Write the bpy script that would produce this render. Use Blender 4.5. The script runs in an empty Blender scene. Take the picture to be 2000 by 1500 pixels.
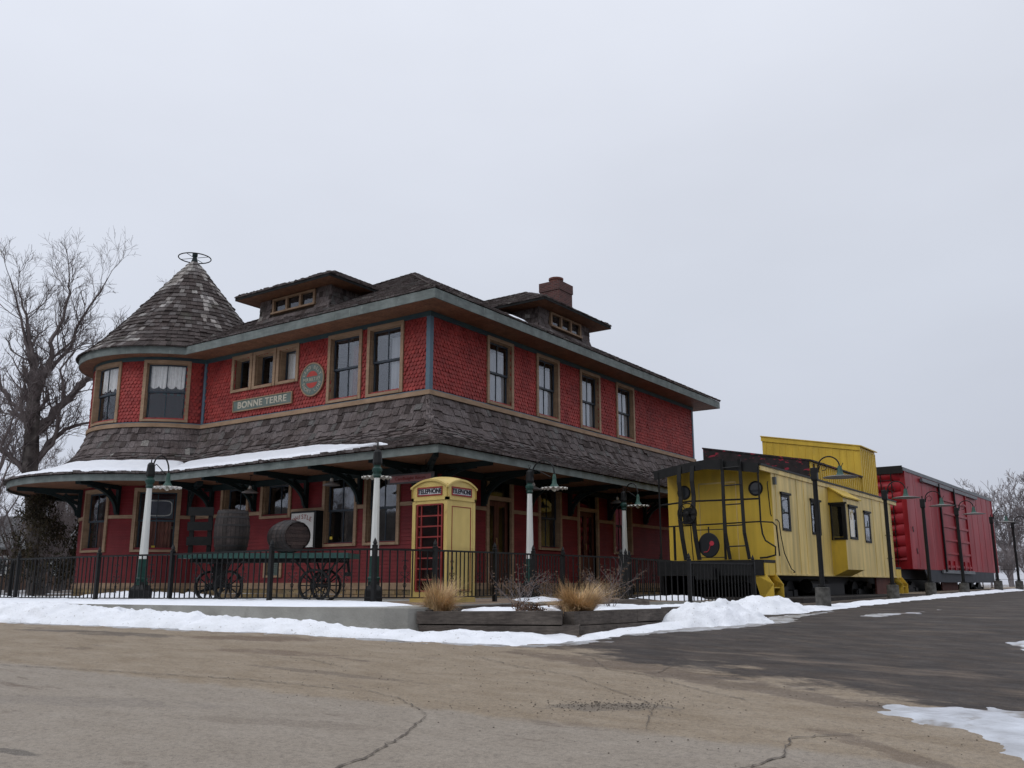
import bpy, math, random
import numpy as np
from mathutils import Vector, Matrix
PI=math.pi; R=math.radians
random.seed(7); rng=np.random.default_rng(7)
S=bpy.context.scene; COL=S.collection

# ---------------- camera, sky, sun, exposure ----------------
CAM=(16.229,-19.017,0.30); YAW=35.16; PITCH=12.40
cd=bpy.data.cameras.new('camera'); cam=bpy.data.objects.new('camera',cd); COL.objects.link(cam)
cam.location=CAM; cam.rotation_euler=(R(90+PITCH),0,R(YAW))
cd.sensor_width=36; cd.lens=36*1779/2000; cd.clip_end=2000; cd.clip_start=0.05
S.camera=cam
W=bpy.data.worlds.new('World'); S.world=W; W.use_nodes=True
nt=W.node_tree; N=nt.nodes; L=nt.links; N.clear()
out=N.new('ShaderNodeOutputWorld'); bg=N.new('ShaderNodeBackground'); L.new(bg.outputs[0],out.inputs[0])
SUN_EL,SUN_AZ=38,-25     # soft sun behind the cloud, front left
sky=N.new('ShaderNodeTexSky'); sky.sky_type='NISHITA'; sky.sun_disc=False
sky.sun_elevation=R(SUN_EL); sky.sun_rotation=R(180+SUN_AZ)
tc=N.new('ShaderNodeTexCoord'); sep=N.new('ShaderNodeSeparateXYZ'); L.new(tc.outputs['Generated'],sep.inputs[0])
def mth(op,a,b=None,c=None,clamp=False):
    n=N.new('ShaderNodeMath'); n.operation=op; n.use_clamp=clamp
    for i,v in enumerate((a,b,c)):
        if v is None: continue
        if isinstance(v,(int,float)): n.inputs[i].default_value=v
        else: L.new(v,n.inputs[i])
    return n.outputs[0]
ramp=N.new('ShaderNodeValToRGB'); L.new(sep.outputs[2],ramp.inputs[0])
cr=ramp.color_ramp; cr.elements[0].position=0.0; cr.elements[0].color=(.610,.640,.735,1)
cr.elements[1].position=1.0; cr.elements[1].color=(1.55,1.60,1.74,1)
for p,c in ((.12,(.640,.680,.780)),(.28,(.710,.755,.855)),(.45,(.785,.825,.925)),(.60,(.86,.90,1.0)),(.80,(1.20,1.245,1.36))):
    e=cr.elements.new(p); e.color=(*c,1)
# cloud layer: low-contrast mottling, brighter toward the left of the scene
mp=N.new('ShaderNodeMapping'); mp.inputs['Scale'].default_value=(1.3,1.3,3.0); L.new(tc.outputs['Generated'],mp.inputs[0])
nz=N.new('ShaderNodeTexNoise'); nz.inputs['Scale'].default_value=1.6; nz.inputs['Detail'].default_value=6; L.new(mp.outputs[0],nz.inputs[0])
side=mth('ADD',mth('MULTIPLY',sep.outputs[0],-0.085),mth('MULTIPLY',sep.outputs[1],-0.07))
fac=mth('ADD',mth('ADD',mth('MULTIPLY',nz.outputs[0],.20),.925),side)
mul=N.new('ShaderNodeMixRGB'); mul.blend_type='MULTIPLY'; mul.inputs[0].default_value=1
L.new(ramp.outputs[0],mul.inputs[1]); 
cmb=N.new('ShaderNodeCombineXYZ'); [L.new(fac,cmb.inputs[i]) for i in range(3)]; L.new(cmb.outputs[0],mul.inputs[2])
sc=N.new('ShaderNodeVectorMath'); sc.operation='SCALE'; sc.inputs[3].default_value=.06; L.new(sky.outputs[0],sc.inputs[0])
mx=N.new('ShaderNodeMixRGB'); mx.inputs[0].default_value=.97; L.new(sc.outputs[0],mx.inputs[1]); L.new(mul.outputs[0],mx.inputs[2])
L.new(mx.outputs[0],bg.inputs[0]); bg.inputs[1].default_value=1.0
sd=bpy.data.lights.new('sun','SUN'); so=bpy.data.objects.new('sun',sd); COL.objects.link(so)
sd.energy=.55; sd.angle=R(25); sd.color=(1,.96,.9); so.rotation_euler=(R(90-SUN_EL),0,R(SUN_AZ))
S.render.engine='CYCLES'; S.view_settings.view_transform='Standard'; S.view_settings.look='None'
S.view_settings.exposure=-0.12; S.view_settings.gamma=1
S.cycles.max_bounces=6; S.cycles.transparent_max_bounces=12

# ---------------- helpers ----------------
class MB:
    def __init__(s): s.v=[]; s.f=[]; s.c=[]; s.cur=(1,1,1)
    def face(s,pts):
        i=len(s.v); s.v+= [tuple(p) for p in pts]; s.f.append(tuple(range(i,i+len(pts)))); s.c.append(s.cur)
    def add(s,V,F):
        i=len(s.v); s.v+=[tuple(p) for p in V]; s.f+=[tuple(i+k for k in f) for f in F]; s.c+=[s.cur]*len(F)
    def box(s,x0,x1,y0,y1,z0,z1,T=None):
        V=[(x,y,z) for z in (z0,z1) for y in (y0,y1) for x in (x0,x1)]
        if T: V=[T(p) for p in V]
        s.add(V,[(0,2,3,1),(4,5,7,6),(0,1,5,4),(2,6,7,3),(0,4,6,2),(1,3,7,5)])
    def hexa(s,V): s.add(V,[(0,3,2,1),(4,5,6,7),(0,1,5,4),(1,2,6,5),(2,3,7,6),(3,0,4,7)])
    def bar(s,a,b,w,h=None,up=(0,0,1)):   # square bar a->b
        h=h or w; a=Vector(a); b=Vector(b); d=(b-a).normalized(); u=Vector(up)
        if abs(d.dot(u))>.97: u=Vector((1,0,0))
        x=d.cross(u).normalized()*w/2; y=x.cross(d).normalized()*h/2
        s.hexa([a-x-y,a+x-y,a+x+y,a-x+y,b-x-y,b+x-y,b+x+y,b-x+y])
    def tube(s,P,r,n=6,cap=True):
        P=[Vector(p) for p in P]; rs=r if isinstance(r,(list,tuple)) else [r]*len(P)
        base=len(s.v); px=None
        for i,p in enumerate(P):
            d=(P[min(i+1,len(P)-1)]-P[max(i-1,0)])
            d=d.normalized() if d.length>1e-9 else Vector((0,0,1))
            if px is None: px=d.orthogonal().normalized()
            else:
                px=px-d*px.dot(d); px=px.normalized() if px.length>1e-6 else d.orthogonal().normalized()
            py=d.cross(px)
            for k in range(n):
                a=2*PI*k/n; s.v.append(tuple(p+(px*math.cos(a)+py*math.sin(a))*rs[i]))
        for i in range(len(P)-1):
            for k in range(n):
                a=base+i*n+k; b=base+i*n+(k+1)%n; s.f.append((a,b,b+n,a+n)); s.c.append(s.cur)
        if cap:
            s.f.append(tuple(base+k for k in range(n))[::-1]); s.c.append(s.cur)
            s.f.append(tuple(base+(len(P)-1)*n+k for k in range(n))); s.c.append(s.cur)
    def lathe(s,prof,n=16,T=None,a0=0,a1=2*PI,phase=0):
        T=T or (lambda p:p); full=abs(a1-a0-2*PI)<1e-6; m=n if full else n+1; base=len(s.v)
        for (r,z) in prof:
            for k in range(m):
                a=a0+(a1-a0)*k/n+phase; s.v.append(tuple(T((r*math.cos(a),r*math.sin(a),z))))
        for i in range(len(prof)-1):
            for k in range(n):
                a=base+i*m+k; b=base+i*m+(k+1)%m; s.f.append((a,b,b+m,a+m)); s.c.append(s.cur)
    def build(s,name,mat,parent=None,smooth=False,**kw):
        me=bpy.data.meshes.new(name); me.from_pydata(s.v,[],s.f)
        if len(set(s.c))>1 or s.cur!=(1,1,1):
            at=me.attributes.new('Col','FLOAT_COLOR','FACE')
            arr=np.ones((len(s.f),4),dtype=np.float32); arr[:,:3]=np.array(s.c); at.data.foreach_set('color',arr.ravel())
        me.materials.append(mat)
        if smooth: me.polygons.foreach_set('use_smooth',[True]*len(me.polygons))
        me.update(); o=bpy.data.objects.new(name,me); COL.objects.link(o)
        if parent is not None: o.parent=parent
        for k,v in kw.items(): o[k]=v
        return o
def tag(o,label,cat,group=None):
    o['label']=label; o['category']=cat
    if group: o['group']=group
    return o
def thing(name,label,cat,loc=(0,0,0),rz=0,group=None):
    o=bpy.data.objects.new(name,None); COL.objects.link(o); o.location=loc; o.rotation_euler=(0,0,rz)
    return tag(o,label,cat,group)
def struct(o,kind='structure'): o['kind']=kind; return o
def dup(o,loc,rz=0,label=None,scale=None):
    def cp(q,par):
        c=q.copy(); COL.objects.link(c)
        if par is not None: c.parent=par
        for ch in list(q.children): cp(ch,c)
        return c
    r=cp(o,None); r.location=loc; r.rotation_euler=(0,0,rz)
    if scale: r.scale=scale if isinstance(scale,tuple) else (scale,)*3
    if label: r['label']=label
    return r
def text(body,size,mat,name,parent,M4,extrude=.006,bold=0.0,sx=1.0,space=1.0):
    c=bpy.data.curves.new(name,'FONT'); c.body=body; c.size=size; c.extrude=extrude; c.align_x='CENTER'; c.align_y='CENTER'
    c.offset=0; c.space_character=space
    t=bpy.data.objects.new(name,c); COL.objects.link(t)
    bpy.context.view_layer.update(); dg=bpy.context.evaluated_depsgraph_get()
    me=bpy.data.meshes.new_from_object(t.evaluated_get(dg)); bpy.data.objects.remove(t)
    me.name=name; me.transform(M4@Matrix.Diagonal((sx,1,1,1))); me.materials.clear(); me.materials.append(mat)
    return me
def put(me,name,parent):
    o=bpy.data.objects.new(name,me); COL.objects.link(o)
    if parent is not None: o.parent=parent
    return o
def boldtext(body,size,mat,root,MF,w,sx=1,space=1,name='lettering'):
    b=MB()
    for i,(dx,dz) in enumerate(((-w,-w*.6),(w,-w*.6),(-w,w*.6),(w,w*.6),(0,0))):
        m_=text(body,size,mat,name,root,MF(dx,dz,i*.0006),sx=sx,space=space,extrude=.003); b.add([tuple(v.co) for v in m_.vertices],[tuple(p.vertices) for p in m_.polygons])
    return b.build(name,mat,root)
FACE_L=Matrix(((1,0,0,0),(0,0,-1,0),(0,1,0,0),(0,0,0,1)))      # text standing on a wall facing -Y
FACE_R=Matrix(((0,0,1,0),(1,0,0,0),(0,1,0,0),(0,0,0,1)))       # text on a wall facing +X

def material(name,col,rough=.7,col2=None,scale=6,stretch=(1,1,1),bump=0,bscale=40,attr=False,metal=0,detail=6,contrast=(.35,.65),spec=.3,grain=None,dirt=None,obj=True):
    m=bpy.data.materials.new(name); m.use_nodes=True; t=m.node_tree; n=t.nodes; l=t.links; b=n['Principled BSDF']
    b.inputs['Roughness'].default_value=rough; b.inputs['Metallic'].default_value=metal; b.inputs['Specular IOR Level'].default_value=spec
    tcn=n.new('ShaderNodeTexCoord'); mpn=n.new('ShaderNodeMapping'); mpn.inputs['Scale'].default_value=stretch; l.new(tcn.outputs['Object'],mpn.inputs[0])
    def noise(sc,det=detail,src=None):
        q=n.new('ShaderNodeTexNoise'); q.inputs['Scale'].default_value=sc; q.inputs['Detail'].default_value=det; l.new((src or mpn.outputs[0]),q.inputs[0]); return q.outputs[0]
    def rampf(x,a,c):
        q=n.new('ShaderNodeMapRange'); q.inputs[1].default_value=a; q.inputs[2].default_value=c; l.new(x,q.inputs[0]); return q.outputs[0]
    def mixc(f,a,c,blend='MIX'):
        q=n.new('ShaderNodeMixRGB'); q.blend_type=blend
        for i,v in ((0,f),(1,a),(2,c)):
            if isinstance(v,(int,float)): q.inputs[i].default_value=v
            elif isinstance(v,tuple): q.inputs[i].default_value=(*v,1)
            else: l.new(v,q.inputs[i])
        return q.outputs[0]
    c=mixc(rampf(noise(scale),*contrast),col,col2) if col2 else None
    if attr:
        a=n.new('ShaderNodeAttribute'); a.attribute_name='Col'
        c=mixc(1.0,c if c else col,a.outputs['Color'],'MULTIPLY')
    if c is None: c=mixc(rampf(noise(scale),.3,.7),col,tuple(x*.82 for x in col))
    if grain:   # (scale vector, strength)
        m2=n.new('ShaderNodeMapping'); m2.inputs['Scale'].default_value=grain[0]; l.new(tcn.outputs['Object'],m2.inputs[0])
        g=rampf(noise(1,4,m2.outputs[0]),.3,.7); g2=n.new('ShaderNodeMapRange'); g2.inputs[3].default_value=1-grain[1]; g2.inputs[4].default_value=1+grain[1]*.4; l.new(g,g2.inputs[0])
        cc=n.new('ShaderNodeCombineXYZ'); [l.new(g2.outputs[0],cc.inputs[i]) for i in range(3)]
        c=mixc(1.0,c,cc.outputs[0],'MULTIPLY')
    if dirt:    # (colour, noise scale, lo, hi)
        m3=n.new('ShaderNodeMapping'); m3.inputs['Scale'].default_value=dirt[4] if len(dirt)>4 else (1,1,1); l.new(tcn.outputs['Object'],m3.inputs[0])
        c=mixc(rampf(noise(dirt[1],8,m3.outputs[0]),dirt[2],dirt[3]),c,dirt[0])
    l.new(c,b.inputs['Base Color'])
    if bump:
        bn=n.new('ShaderNodeBump'); bn.inputs['Strength'].default_value=bump; bn.inputs['Distance'].default_value=.02
        l.new(noise(bscale,5),bn.inputs['Height']); l.new(bn.outputs[0],b.inputs['Normal'])
    return m
M={}
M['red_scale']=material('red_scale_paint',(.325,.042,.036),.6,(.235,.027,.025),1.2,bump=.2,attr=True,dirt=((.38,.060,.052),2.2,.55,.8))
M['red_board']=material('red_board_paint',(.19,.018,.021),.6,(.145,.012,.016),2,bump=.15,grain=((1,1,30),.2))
M['trim']=material('tan_trim_paint',(.35,.235,.15),.6,(.275,.18,.11),3,grain=((2,2,20),.2))
M['teal']=material('dark_teal_paint',(.035,.062,.078),.5,(.045,.085,.09),3)
M['bluegrey']=material('blue_grey_paint',(.085,.135,.185),.5,(.10,.16,.20),3)
M['bracket']=material('bracket_green_paint',(.009,.017,.018),.6,(.013,.024,.025),4,spec=.2)
M['fascia']=material('fascia_green_paint',(.135,.160,.152),.65,(.18,.205,.195),4,stretch=(1,1,3),grain=((3,3,1.2),.3),dirt=((.30,.34,.30),6,.62,.8,(3,3,1)))
M['soffit']=material('varnished_soffit_boards',(.24,.115,.065),.6,(.165,.08,.045),3,grain=((14,14,2),.35))
M['shingle']=material('weathered_wood_shingle',(1,1,1),.85,(.66,.62,.60),2.2,attr=True,bump=.6,bscale=30,grain=((38,38,5),.55),spec=.15,dirt=((.060,.062,.045),1.6,.60,.85))
M['snow']=material('snow',(.86,.88,.92),.6,(.80,.83,.88),6,bump=.35,bscale=14,spec=.25)
M['snow_dirty']=material('dirty_snow',(.84,.86,.90),.6,(.74,.76,.79),2.2,bump=.8,bscale=30,dirt=((.30,.28,.25),22,.64,.74))
M['ice']=material('trampled_ice',(.56,.59,.64),.30,(.34,.35,.37),2.6,bump=.8,bscale=9,dirt=((.17,.145,.12),3.2,.56,.66),spec=.5)
M['slush']=material('grey_slush',(.42,.43,.45),.35,(.22,.21,.20),5,bump=.8,bscale=20,dirt=((.12,.10,.085),7,.52,.62),spec=.5)
M['sash']=material('sash_paint',(.024,.032,.042),.45,(.045,.058,.075),3)
M['black']=material('black_iron_paint',(.006,.0065,.007),.5,(.011,.011,.011),8,spec=.25)
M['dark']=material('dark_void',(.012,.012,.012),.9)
M['yellow']=material('yellow_car_paint',(.70,.475,.055),.45,(.60,.405,.05),1.1,bump=.25,bscale=25,dirt=((.27,.21,.07),2.2,.60,.85,(1,3,.35)),grain=((6,6,.5),.14))
M['yellow_sheen']=material('yellow_side_sheen_paint',(.82,.61,.215),.45,(.72,.53,.175),.9,bump=.25,bscale=25,dirt=((.30,.235,.085),1.3,.47,.86,(1,2.6,.14)),grain=((5,5,.4),.20),spec=.5)  # paler than the end yellow: grazing sky sheen put into the side colour
M['phone']=material('cream_yellow_paint',(.60,.455,.155),.4,(.54,.40,.13),3,bump=.1,dirt=((.36,.20,.08),5,.66,.80,(1,1,.5)),grain=((5,5,.6),.10))
M['redtrim']=material('red_trim_paint',(.26,.032,.028),.55,(.19,.024,.02),6)
M['boxred']=material('red_boxcar_paint',(.35,.011,.020),.45,(.27,.009,.016),.8,bump=.2,bscale=6,dirt=((.40,.085,.095),.8,.50,.85,(.6,1.6,.24)),grain=((3,2.4,.5),.25))
M['greyroof']=material('grey_metal_roof',(.13,.14,.15),.5,(.19,.20,.21),2)
M['white']=material('white_post_paint',(.66,.67,.64),.45,(.66,.67,.64),5,grain=((8,8,1),.12))
M['green']=material('green_lamp_paint',(.008,.034,.027),.4,(.013,.05,.04),6,spec=.3)
M['verdigris']=material('verdigris_enamel',(.018,.060,.048),.5,(.05,.105,.085),12)
M['shade']=material('enamel_shade_white',(.52,.50,.46),.5,(.34,.32,.29),7)
M['shade_grey']=material('tarnished_shade',(.20,.195,.19),.5,(.22,.21,.2),7)
M['concrete']=material('concrete',(.33,.325,.295),.9,(.245,.24,.22),2.2,bump=.5,bscale=25,dirt=((.12,.115,.10),1.6,.60,.74,(1,1,.6)))
M['walk']=material('brown_concrete_walk',(.235,.175,.125),.85,(.18,.13,.095),2,bump=.3)
M['stone']=material('sandstone',(.32,.235,.125),.9,(.20,.16,.11),5,bump=.7,bscale=9,attr=True)
M['timber']=material('old_railway_timber',(.070,.058,.050),.9,(.125,.105,.09),3,bump=.8,bscale=20,grain=((6,6,40),.4))
M['brick']=None
M['barrel']=material('barrel_stave_wood',(.050,.038,.034),.6,(.028,.022,.021),5,attr=True,bump=.4,grain=((20,20,4),.3))
M['cartgreen']=material('cart_green_paint',(.022,.062,.058),.5,(.03,.085,.07),6)
M['bark']=material('bark',(.135,.118,.108),.95,(.050,.042,.040),3,bump=.8,bscale=12)
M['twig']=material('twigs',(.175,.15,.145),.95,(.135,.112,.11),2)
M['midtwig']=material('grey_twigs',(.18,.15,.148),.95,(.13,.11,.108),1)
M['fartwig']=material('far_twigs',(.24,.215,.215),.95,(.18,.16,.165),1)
M['evergreen']=material('cedar_foliage',(.034,.032,.016),.8,(.055,.045,.024),1.4,attr=True)
M['straw']=material('dry_grass',(.66,.49,.30),.8,(.52,.36,.20),6,attr=True)
M['deadleaf']=material('dead_leaf',(.12,.072,.045),.85,(.08,.05,.035),6)
M['copper']=material('rusty_brown_panel',(.13,.045,.035),.7,(.09,.032,.026),3)
M['curtain']=material('lace_curtain',(.88,.86,.82),.8,(.76,.74,.70),10,grain=((30,30,1),.25))
M['drape']=material('interior_drape',(.20,.07,.045),.8,(.14,.045,.03),3,grain=((12,12,1),.4))
M['signgreen']=material('sign_grey_green',(.10,.135,.12),.6,(.14,.17,.155),5)
M['signcream']=material('sign_cream',(.50,.47,.38),.6,(.40,.37,.30),6)
M['woodred']=material('varnished_door_wood',(.13,.045,.028),.5,(.09,.03,.02),3,grain=((20,20,2),.4))
def glass(name,tint,f0,gl=.03,bump=.06):
    m=bpy.data.materials.new(name); m.use_nodes=True; t=m.node_tree; n=t.nodes; l=t.links; n.clear()
    o=n.new('ShaderNodeOutputMaterial'); mx=n.new('ShaderNodeMixShader'); tr=n.new('ShaderNodeBsdfTransparent'); g=n.new('ShaderNodeBsdfGlossy'); lw=n.new('ShaderNodeLayerWeight')
    tr.inputs[0].default_value=(*tint,1); g.inputs[1].default_value=gl; g.inputs[0].default_value=(.92,.95,1,1); lw.inputs[0].default_value=.5
    pw=n.new('ShaderNodeMath'); pw.operation='POWER'; pw.inputs[1].default_value=4; l.new(lw.outputs['Facing'],pw.inputs[0])
    ml=n.new('ShaderNodeMath'); ml.operation='MULTIPLY_ADD'; ml.inputs[1].default_value=.7; ml.inputs[2].default_value=f0; l.new(pw.outputs[0],ml.inputs[0])
    tcn=n.new('ShaderNodeTexCoord'); nz=n.new('ShaderNodeTexNoise'); nz.inputs['Scale'].default_value=1.3; l.new(tcn.outputs['Object'],nz.inputs[0])
    bn=n.new('ShaderNodeBump'); bn.inputs['Strength'].default_value=bump; bn.inputs['Distance'].default_value=.1; l.new(nz.outputs[0],bn.inputs['Height'])
    l.new(bn.outputs[0],g.inputs['Normal'])
    l.new(ml.outputs[0],mx.inputs[0]); l.new(tr.outputs[0],mx.inputs[1]); l.new(g.outputs[0],mx.inputs[2]); l.new(mx.outputs[0],o.inputs[0]); return m
M['glass']=glass('window_glass',(.93,.94,.95),.085)
M['glassclear']=glass('clear_window_glass',(.96,.965,.97),.035)
M['glassdark']=glass('dark_glass',(.75,.77,.8),.05)
def brickmat():
    m=bpy.data.materials.new('chimney_brick'); m.use_nodes=True; t=m.node_tree; n=t.nodes; l=t.links; b=n['Principled BSDF']; b.inputs['Roughness'].default_value=.9
    g=n.new('ShaderNodeNewGeometry'); tcn=n.new('ShaderNodeTexCoord'); s=n.new('ShaderNodeSeparateXYZ'); l.new(tcn.outputs['Object'],s.inputs[0])
    a=n.new('ShaderNodeMath'); a.operation='ADD'; l.new(s.outputs[0],a.inputs[0]); l.new(s.outputs[1],a.inputs[1])
    c=n.new('ShaderNodeCombineXYZ'); l.new(a.outputs[0],c.inputs[0]); l.new(s.outputs[2],c.inputs[1])
    br=n.new('ShaderNodeTexBrick'); br.inputs['Scale'].default_value=1; br.inputs['Brick Width'].default_value=.21; br.inputs['Row Height'].default_value=.075; br.inputs['Mortar Size'].default_value=.006
    br.inputs['Color1'].default_value=(.115,.040,.034,1); br.inputs['Color2'].default_value=(.065,.026,.024,1); br.inputs['Mortar'].default_value=(.13,.105,.095,1); l.new(c.outputs[0],br.inputs[0])
    l.new(br.outputs[0],b.inputs['Base Color']); bu=n.new('ShaderNodeBump'); bu.inputs['Strength'].default_value=.5; bu.inputs['Distance'].default_value=.01; bu.invert=True; l.new(br.outputs['Fac'],bu.inputs['Height']); l.new(bu.outputs[0],b.inputs['Normal'])
    return m
M['brick']=brickmat()

# ---------------- terrain ----------------
HF=np.array([-math.sin(R(YAW)),math.cos(R(YAW))])
GX=[-400,-50,0,6,14.5,18,22,30,45,60,120,900]; GZ=[-9,-4,-1.3,-.93,-.42,-.27,-.16,-.05,.05,.10,.12,.12]
def gz(x,y):
    d=(np.asarray(x)-CAM[0])*HF[0]+(np.asarray(y)-CAM[1])*HF[1]; return np.interp(d,GX,GZ)
def grid_mesh(name,xs,ys,zf,mat,mask=None,smooth=True):
    X,Y=np.meshgrid(xs,ys); Z=zf(X,Y); nx=len(xs); ny=len(ys)
    V=np.stack([X,Y,Z],-1).reshape(-1,3)
    i=np.arange(nx*ny).reshape(ny,nx); F=np.stack([i[:-1,:-1],i[:-1,1:],i[1:,1:],i[1:,:-1]],-1).reshape(-1,4)
    if mask is not None:
        k=mask.reshape(-1)[F].any(1); F=F[k]; used=np.zeros(len(V),bool); used[F.ravel()]=True
        re=np.cumsum(used)-1; V=V[used]; F=re[F]
    me=bpy.data.meshes.new(name); me.vertices.add(len(V)); me.vertices.foreach_set('co',V.ravel().astype(np.float32))
    me.loops.add(F.size); me.loops.foreach_set('vertex_index',F.ravel().astype(np.int32)); me.polygons.add(len(F))
    me.polygons.foreach_set('loop_start',np.arange(0,F.size,4,dtype=np.int32)); me.polygons.foreach_set('loop_total',np.full(len(F),4,dtype=np.int32))
    me.update(calc_edges=True); me.validate()
    if smooth: me.polygons.foreach_set('use_smooth',[True]*len(me.polygons))
    me.materials.append(mat); o=bpy.data.objects.new(name,me); COL.objects.link(o); return o
_tab=rng.random((64,64))
def vnoise(x,y):
    xi=np.floor(x).astype(int); yi=np.floor(y).astype(int); fx=x-xi; fy=y-yi; fx=fx*fx*(3-2*fx); fy=fy*fy*(3-2*fy)
    a=_tab[yi%64,xi%64]; b=_tab[yi%64,(xi+1)%64]; c=_tab[(yi+1)%64,xi%64]; d=_tab[(yi+1)%64,(xi+1)%64]
    return (a*(1-fx)+b*fx)*(1-fy)+(c*(1-fx)+d*fx)*fy
def fbm(x,y,o=4):
    s=0; a=.5
    for k in range(o): s=s+a*vnoise(x*2**k+17.3*k,y*2**k+5.1*k); a*=.5
    return s
def sdist(X,Y,poly):    # + inside
    P=np.array(poly,float); inside=np.zeros(X.shape,bool); dm=np.full(X.shape,1e9)
    for i in range(len(P)):
        a=P[i]; b=P[(i+1)%len(P)]; ab=b-a; t=np.clip(((X-a[0])*ab[0]+(Y-a[1])*ab[1])/(ab@ab+1e-12),0,1)
        dm=np.minimum(dm,np.hypot(X-a[0]-t*ab[0],Y-a[1]-t*ab[1]))
        c=((a[1]>Y)!=(b[1]>Y)); xx=a[0]+(Y-a[1])/(b[1]-a[1]+1e-12)*ab[0]; inside^=(c&(X<xx))
    return np.where(inside,dm,-dm)
def street_mat():
    m=bpy.data.materials.new('worn_asphalt'); m.use_nodes=True; t=m.node_tree; n=t.nodes; l=t.links; b=n['Principled BSDF']
    tcn=n.new('ShaderNodeTexCoord'); s=n.new('ShaderNodeSeparateXYZ'); l.new(tcn.outputs['Object'],s.inputs[0])
    def noise(sc,det=6,st=(1,1,1),rot=0,ro=.64):
        mp=n.new('ShaderNodeMapping'); mp.inputs['Scale'].default_value=st; mp.inputs['Rotation'].default_value=(0,0,rot); l.new(tcn.outputs['Object'],mp.inputs[0])
        q=n.new('ShaderNodeTexNoise'); q.inputs['Scale'].default_value=sc; q.inputs['Detail'].default_value=det; q.inputs['Roughness'].default_value=ro; l.new(mp.outputs[0],q.inputs[0]); return q.outputs[0]
    def mr(x,a,c,d=0,e=1):
        q=n.new('ShaderNodeMapRange'); q.inputs[1].default_value=a; q.inputs[2].default_value=c; q.inputs[3].default_value=d; q.inputs[4].default_value=e; l.new(x,q.inputs[0]); return q.outputs[0]
    def ma(op,a,c):
        q=n.new('ShaderNodeMath'); q.operation=op
        for i,v in ((0,a),(1,c)):
            if isinstance(v,(int,float)): q.inputs[i].default_value=v
            else: l.new(v,q.inputs[i])
        return q.outputs[0]
    def mix(f,a,c,bl='MIX'):
        q=n.new('ShaderNodeMixRGB'); q.blend_type=bl
        for i,v in ((0,f),(1,a),(2,c)):
            if isinstance(v,(int,float)): q.inputs[i].default_value=v
            elif isinstance(v,tuple): q.inputs[i].default_value=(*v,1)
            else: l.new(v,q.inputs[i])
        return q.outputs[0]
    rot=R(-YAW)
    big=noise(.35,5,(1,2.6,1),rot); med=noise(1.6,6,(1,2.2,1),rot); fine=noise(60,3); grit=noise(160,2)
    # line across the street between the older grey lane and the sandy strip
    yy=ma('ADD',s.outputs[1],ma('MULTIPLY',s.outputs[0],-.12))
    street=mix(mr(med,.35,.65),(.300,.240,.170),(.235,.180,.120))
    lane=mix(mr(med,.3,.7),(.305,.262,.212),(.260,.222,.178))
    lanemask=mr(ma('ADD',yy,ma('MULTIPLY',noise(2.2,7),.5)),-13.62,-13.45,1,0)
    c=mix(lanemask,street,lane)
    c=mix(mr(noise(.9,7,(1,3.2,1),rot),.62,.72),c,(.13,.095,.070))                 # damp brown stains
    def stain(c,cx,cy,a,bb,rot_,col,st,sharp=.35):   # ragged damp patch of its own outline
        dx=ma('ADD',s.outputs[0],-cx); dy=ma('ADD',s.outputs[1],-cy); ca,sa=math.cos(R(rot_)),math.sin(R(rot_))
        u=ma('DIVIDE',ma('ADD',ma('MULTIPLY',dx,ca),ma('MULTIPLY',dy,sa)),a); v=ma('DIVIDE',ma('ADD',ma('MULTIPLY',dx,-sa),ma('MULTIPLY',dy,ca)),bb)
        q=ma('ADD',ma('ADD',ma('MULTIPLY',u,u),ma('MULTIPLY',v,v)),ma('MULTIPLY',ma('ADD',noise(2.6,8,(1,1.8,1),rot,.65),-.5),5.0))
        return mix(mr(q,1.0-sharp,1.0+sharp,st,0),c,col)
    for args in ((2.2,-10.95,.9,.16,20,(.07,.055,.045),.75),(3.4,-10.75,.8,.18,20,(.075,.06,.05),.7),(5.3,-9.95,1.1,.28,25,(.12,.075,.045),.75),(6.7,-10.8,.9,.22,15,(.13,.085,.055),.7),(10.9,-9.25,1.7,.30,-8,(.105,.070,.046),.8),(12.9,-9.85,1.6,.22,-14,(.11,.078,.055),.75),(9.3,-15.4,.25,.05,10,(.06,.055,.05),.7),(8.6,-11.6,1.2,.10,5,(.12,.09,.065),.6),(14.6,-11.9,1.0,.12,-35,(.13,.09,.06),.7),(10.2,-13.6,1.0,.12,20,(.20,.165,.13),.6),(7.6,-14.2,1.6,.2,25,(.22,.19,.16),.6),(12.0,-11.5,.6,.16,35,(.10,.085,.07),.6)): c=stain(c,*args)
    # dark newer lot surface beyond a ragged line
    lm=ma('ADD',ma('ADD',ma('MULTIPLY',s.outputs[0],.30),ma('MULTIPLY',s.outputs[1],.954)),ma('MULTIPLY',noise(.8,7,(1,2,1),rot),3.6))
    lotc=mix(mr(noise(1.5,8,(1,2.2,1),rot,.68),.42,.62),(.024,.021,.022),(.098,.080,.066)); lotc=mix(mr(noise(4.5,6,(1,1.8,1),rot,.7),.52,.66,0,.6),lotc,(.14,.115,.09))
    lotc=mix(mr(noise(.5,6,(1,3.5,1),rot),.58,.68),lotc,(.24,.20,.155))
    rightside=mr(ma('ADD',s.outputs[0],ma('MULTIPLY',med,1.0)),9.2,9.9)
    lotmask=ma('MULTIPLY',mr(ma('ADD',lm,ma('MULTIPLY',noise(7,6,(1,1.6,1),rot,.7),.9)),-3.0,-2.5),rightside)
    c=mix(lotmask,c,lotc)
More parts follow.
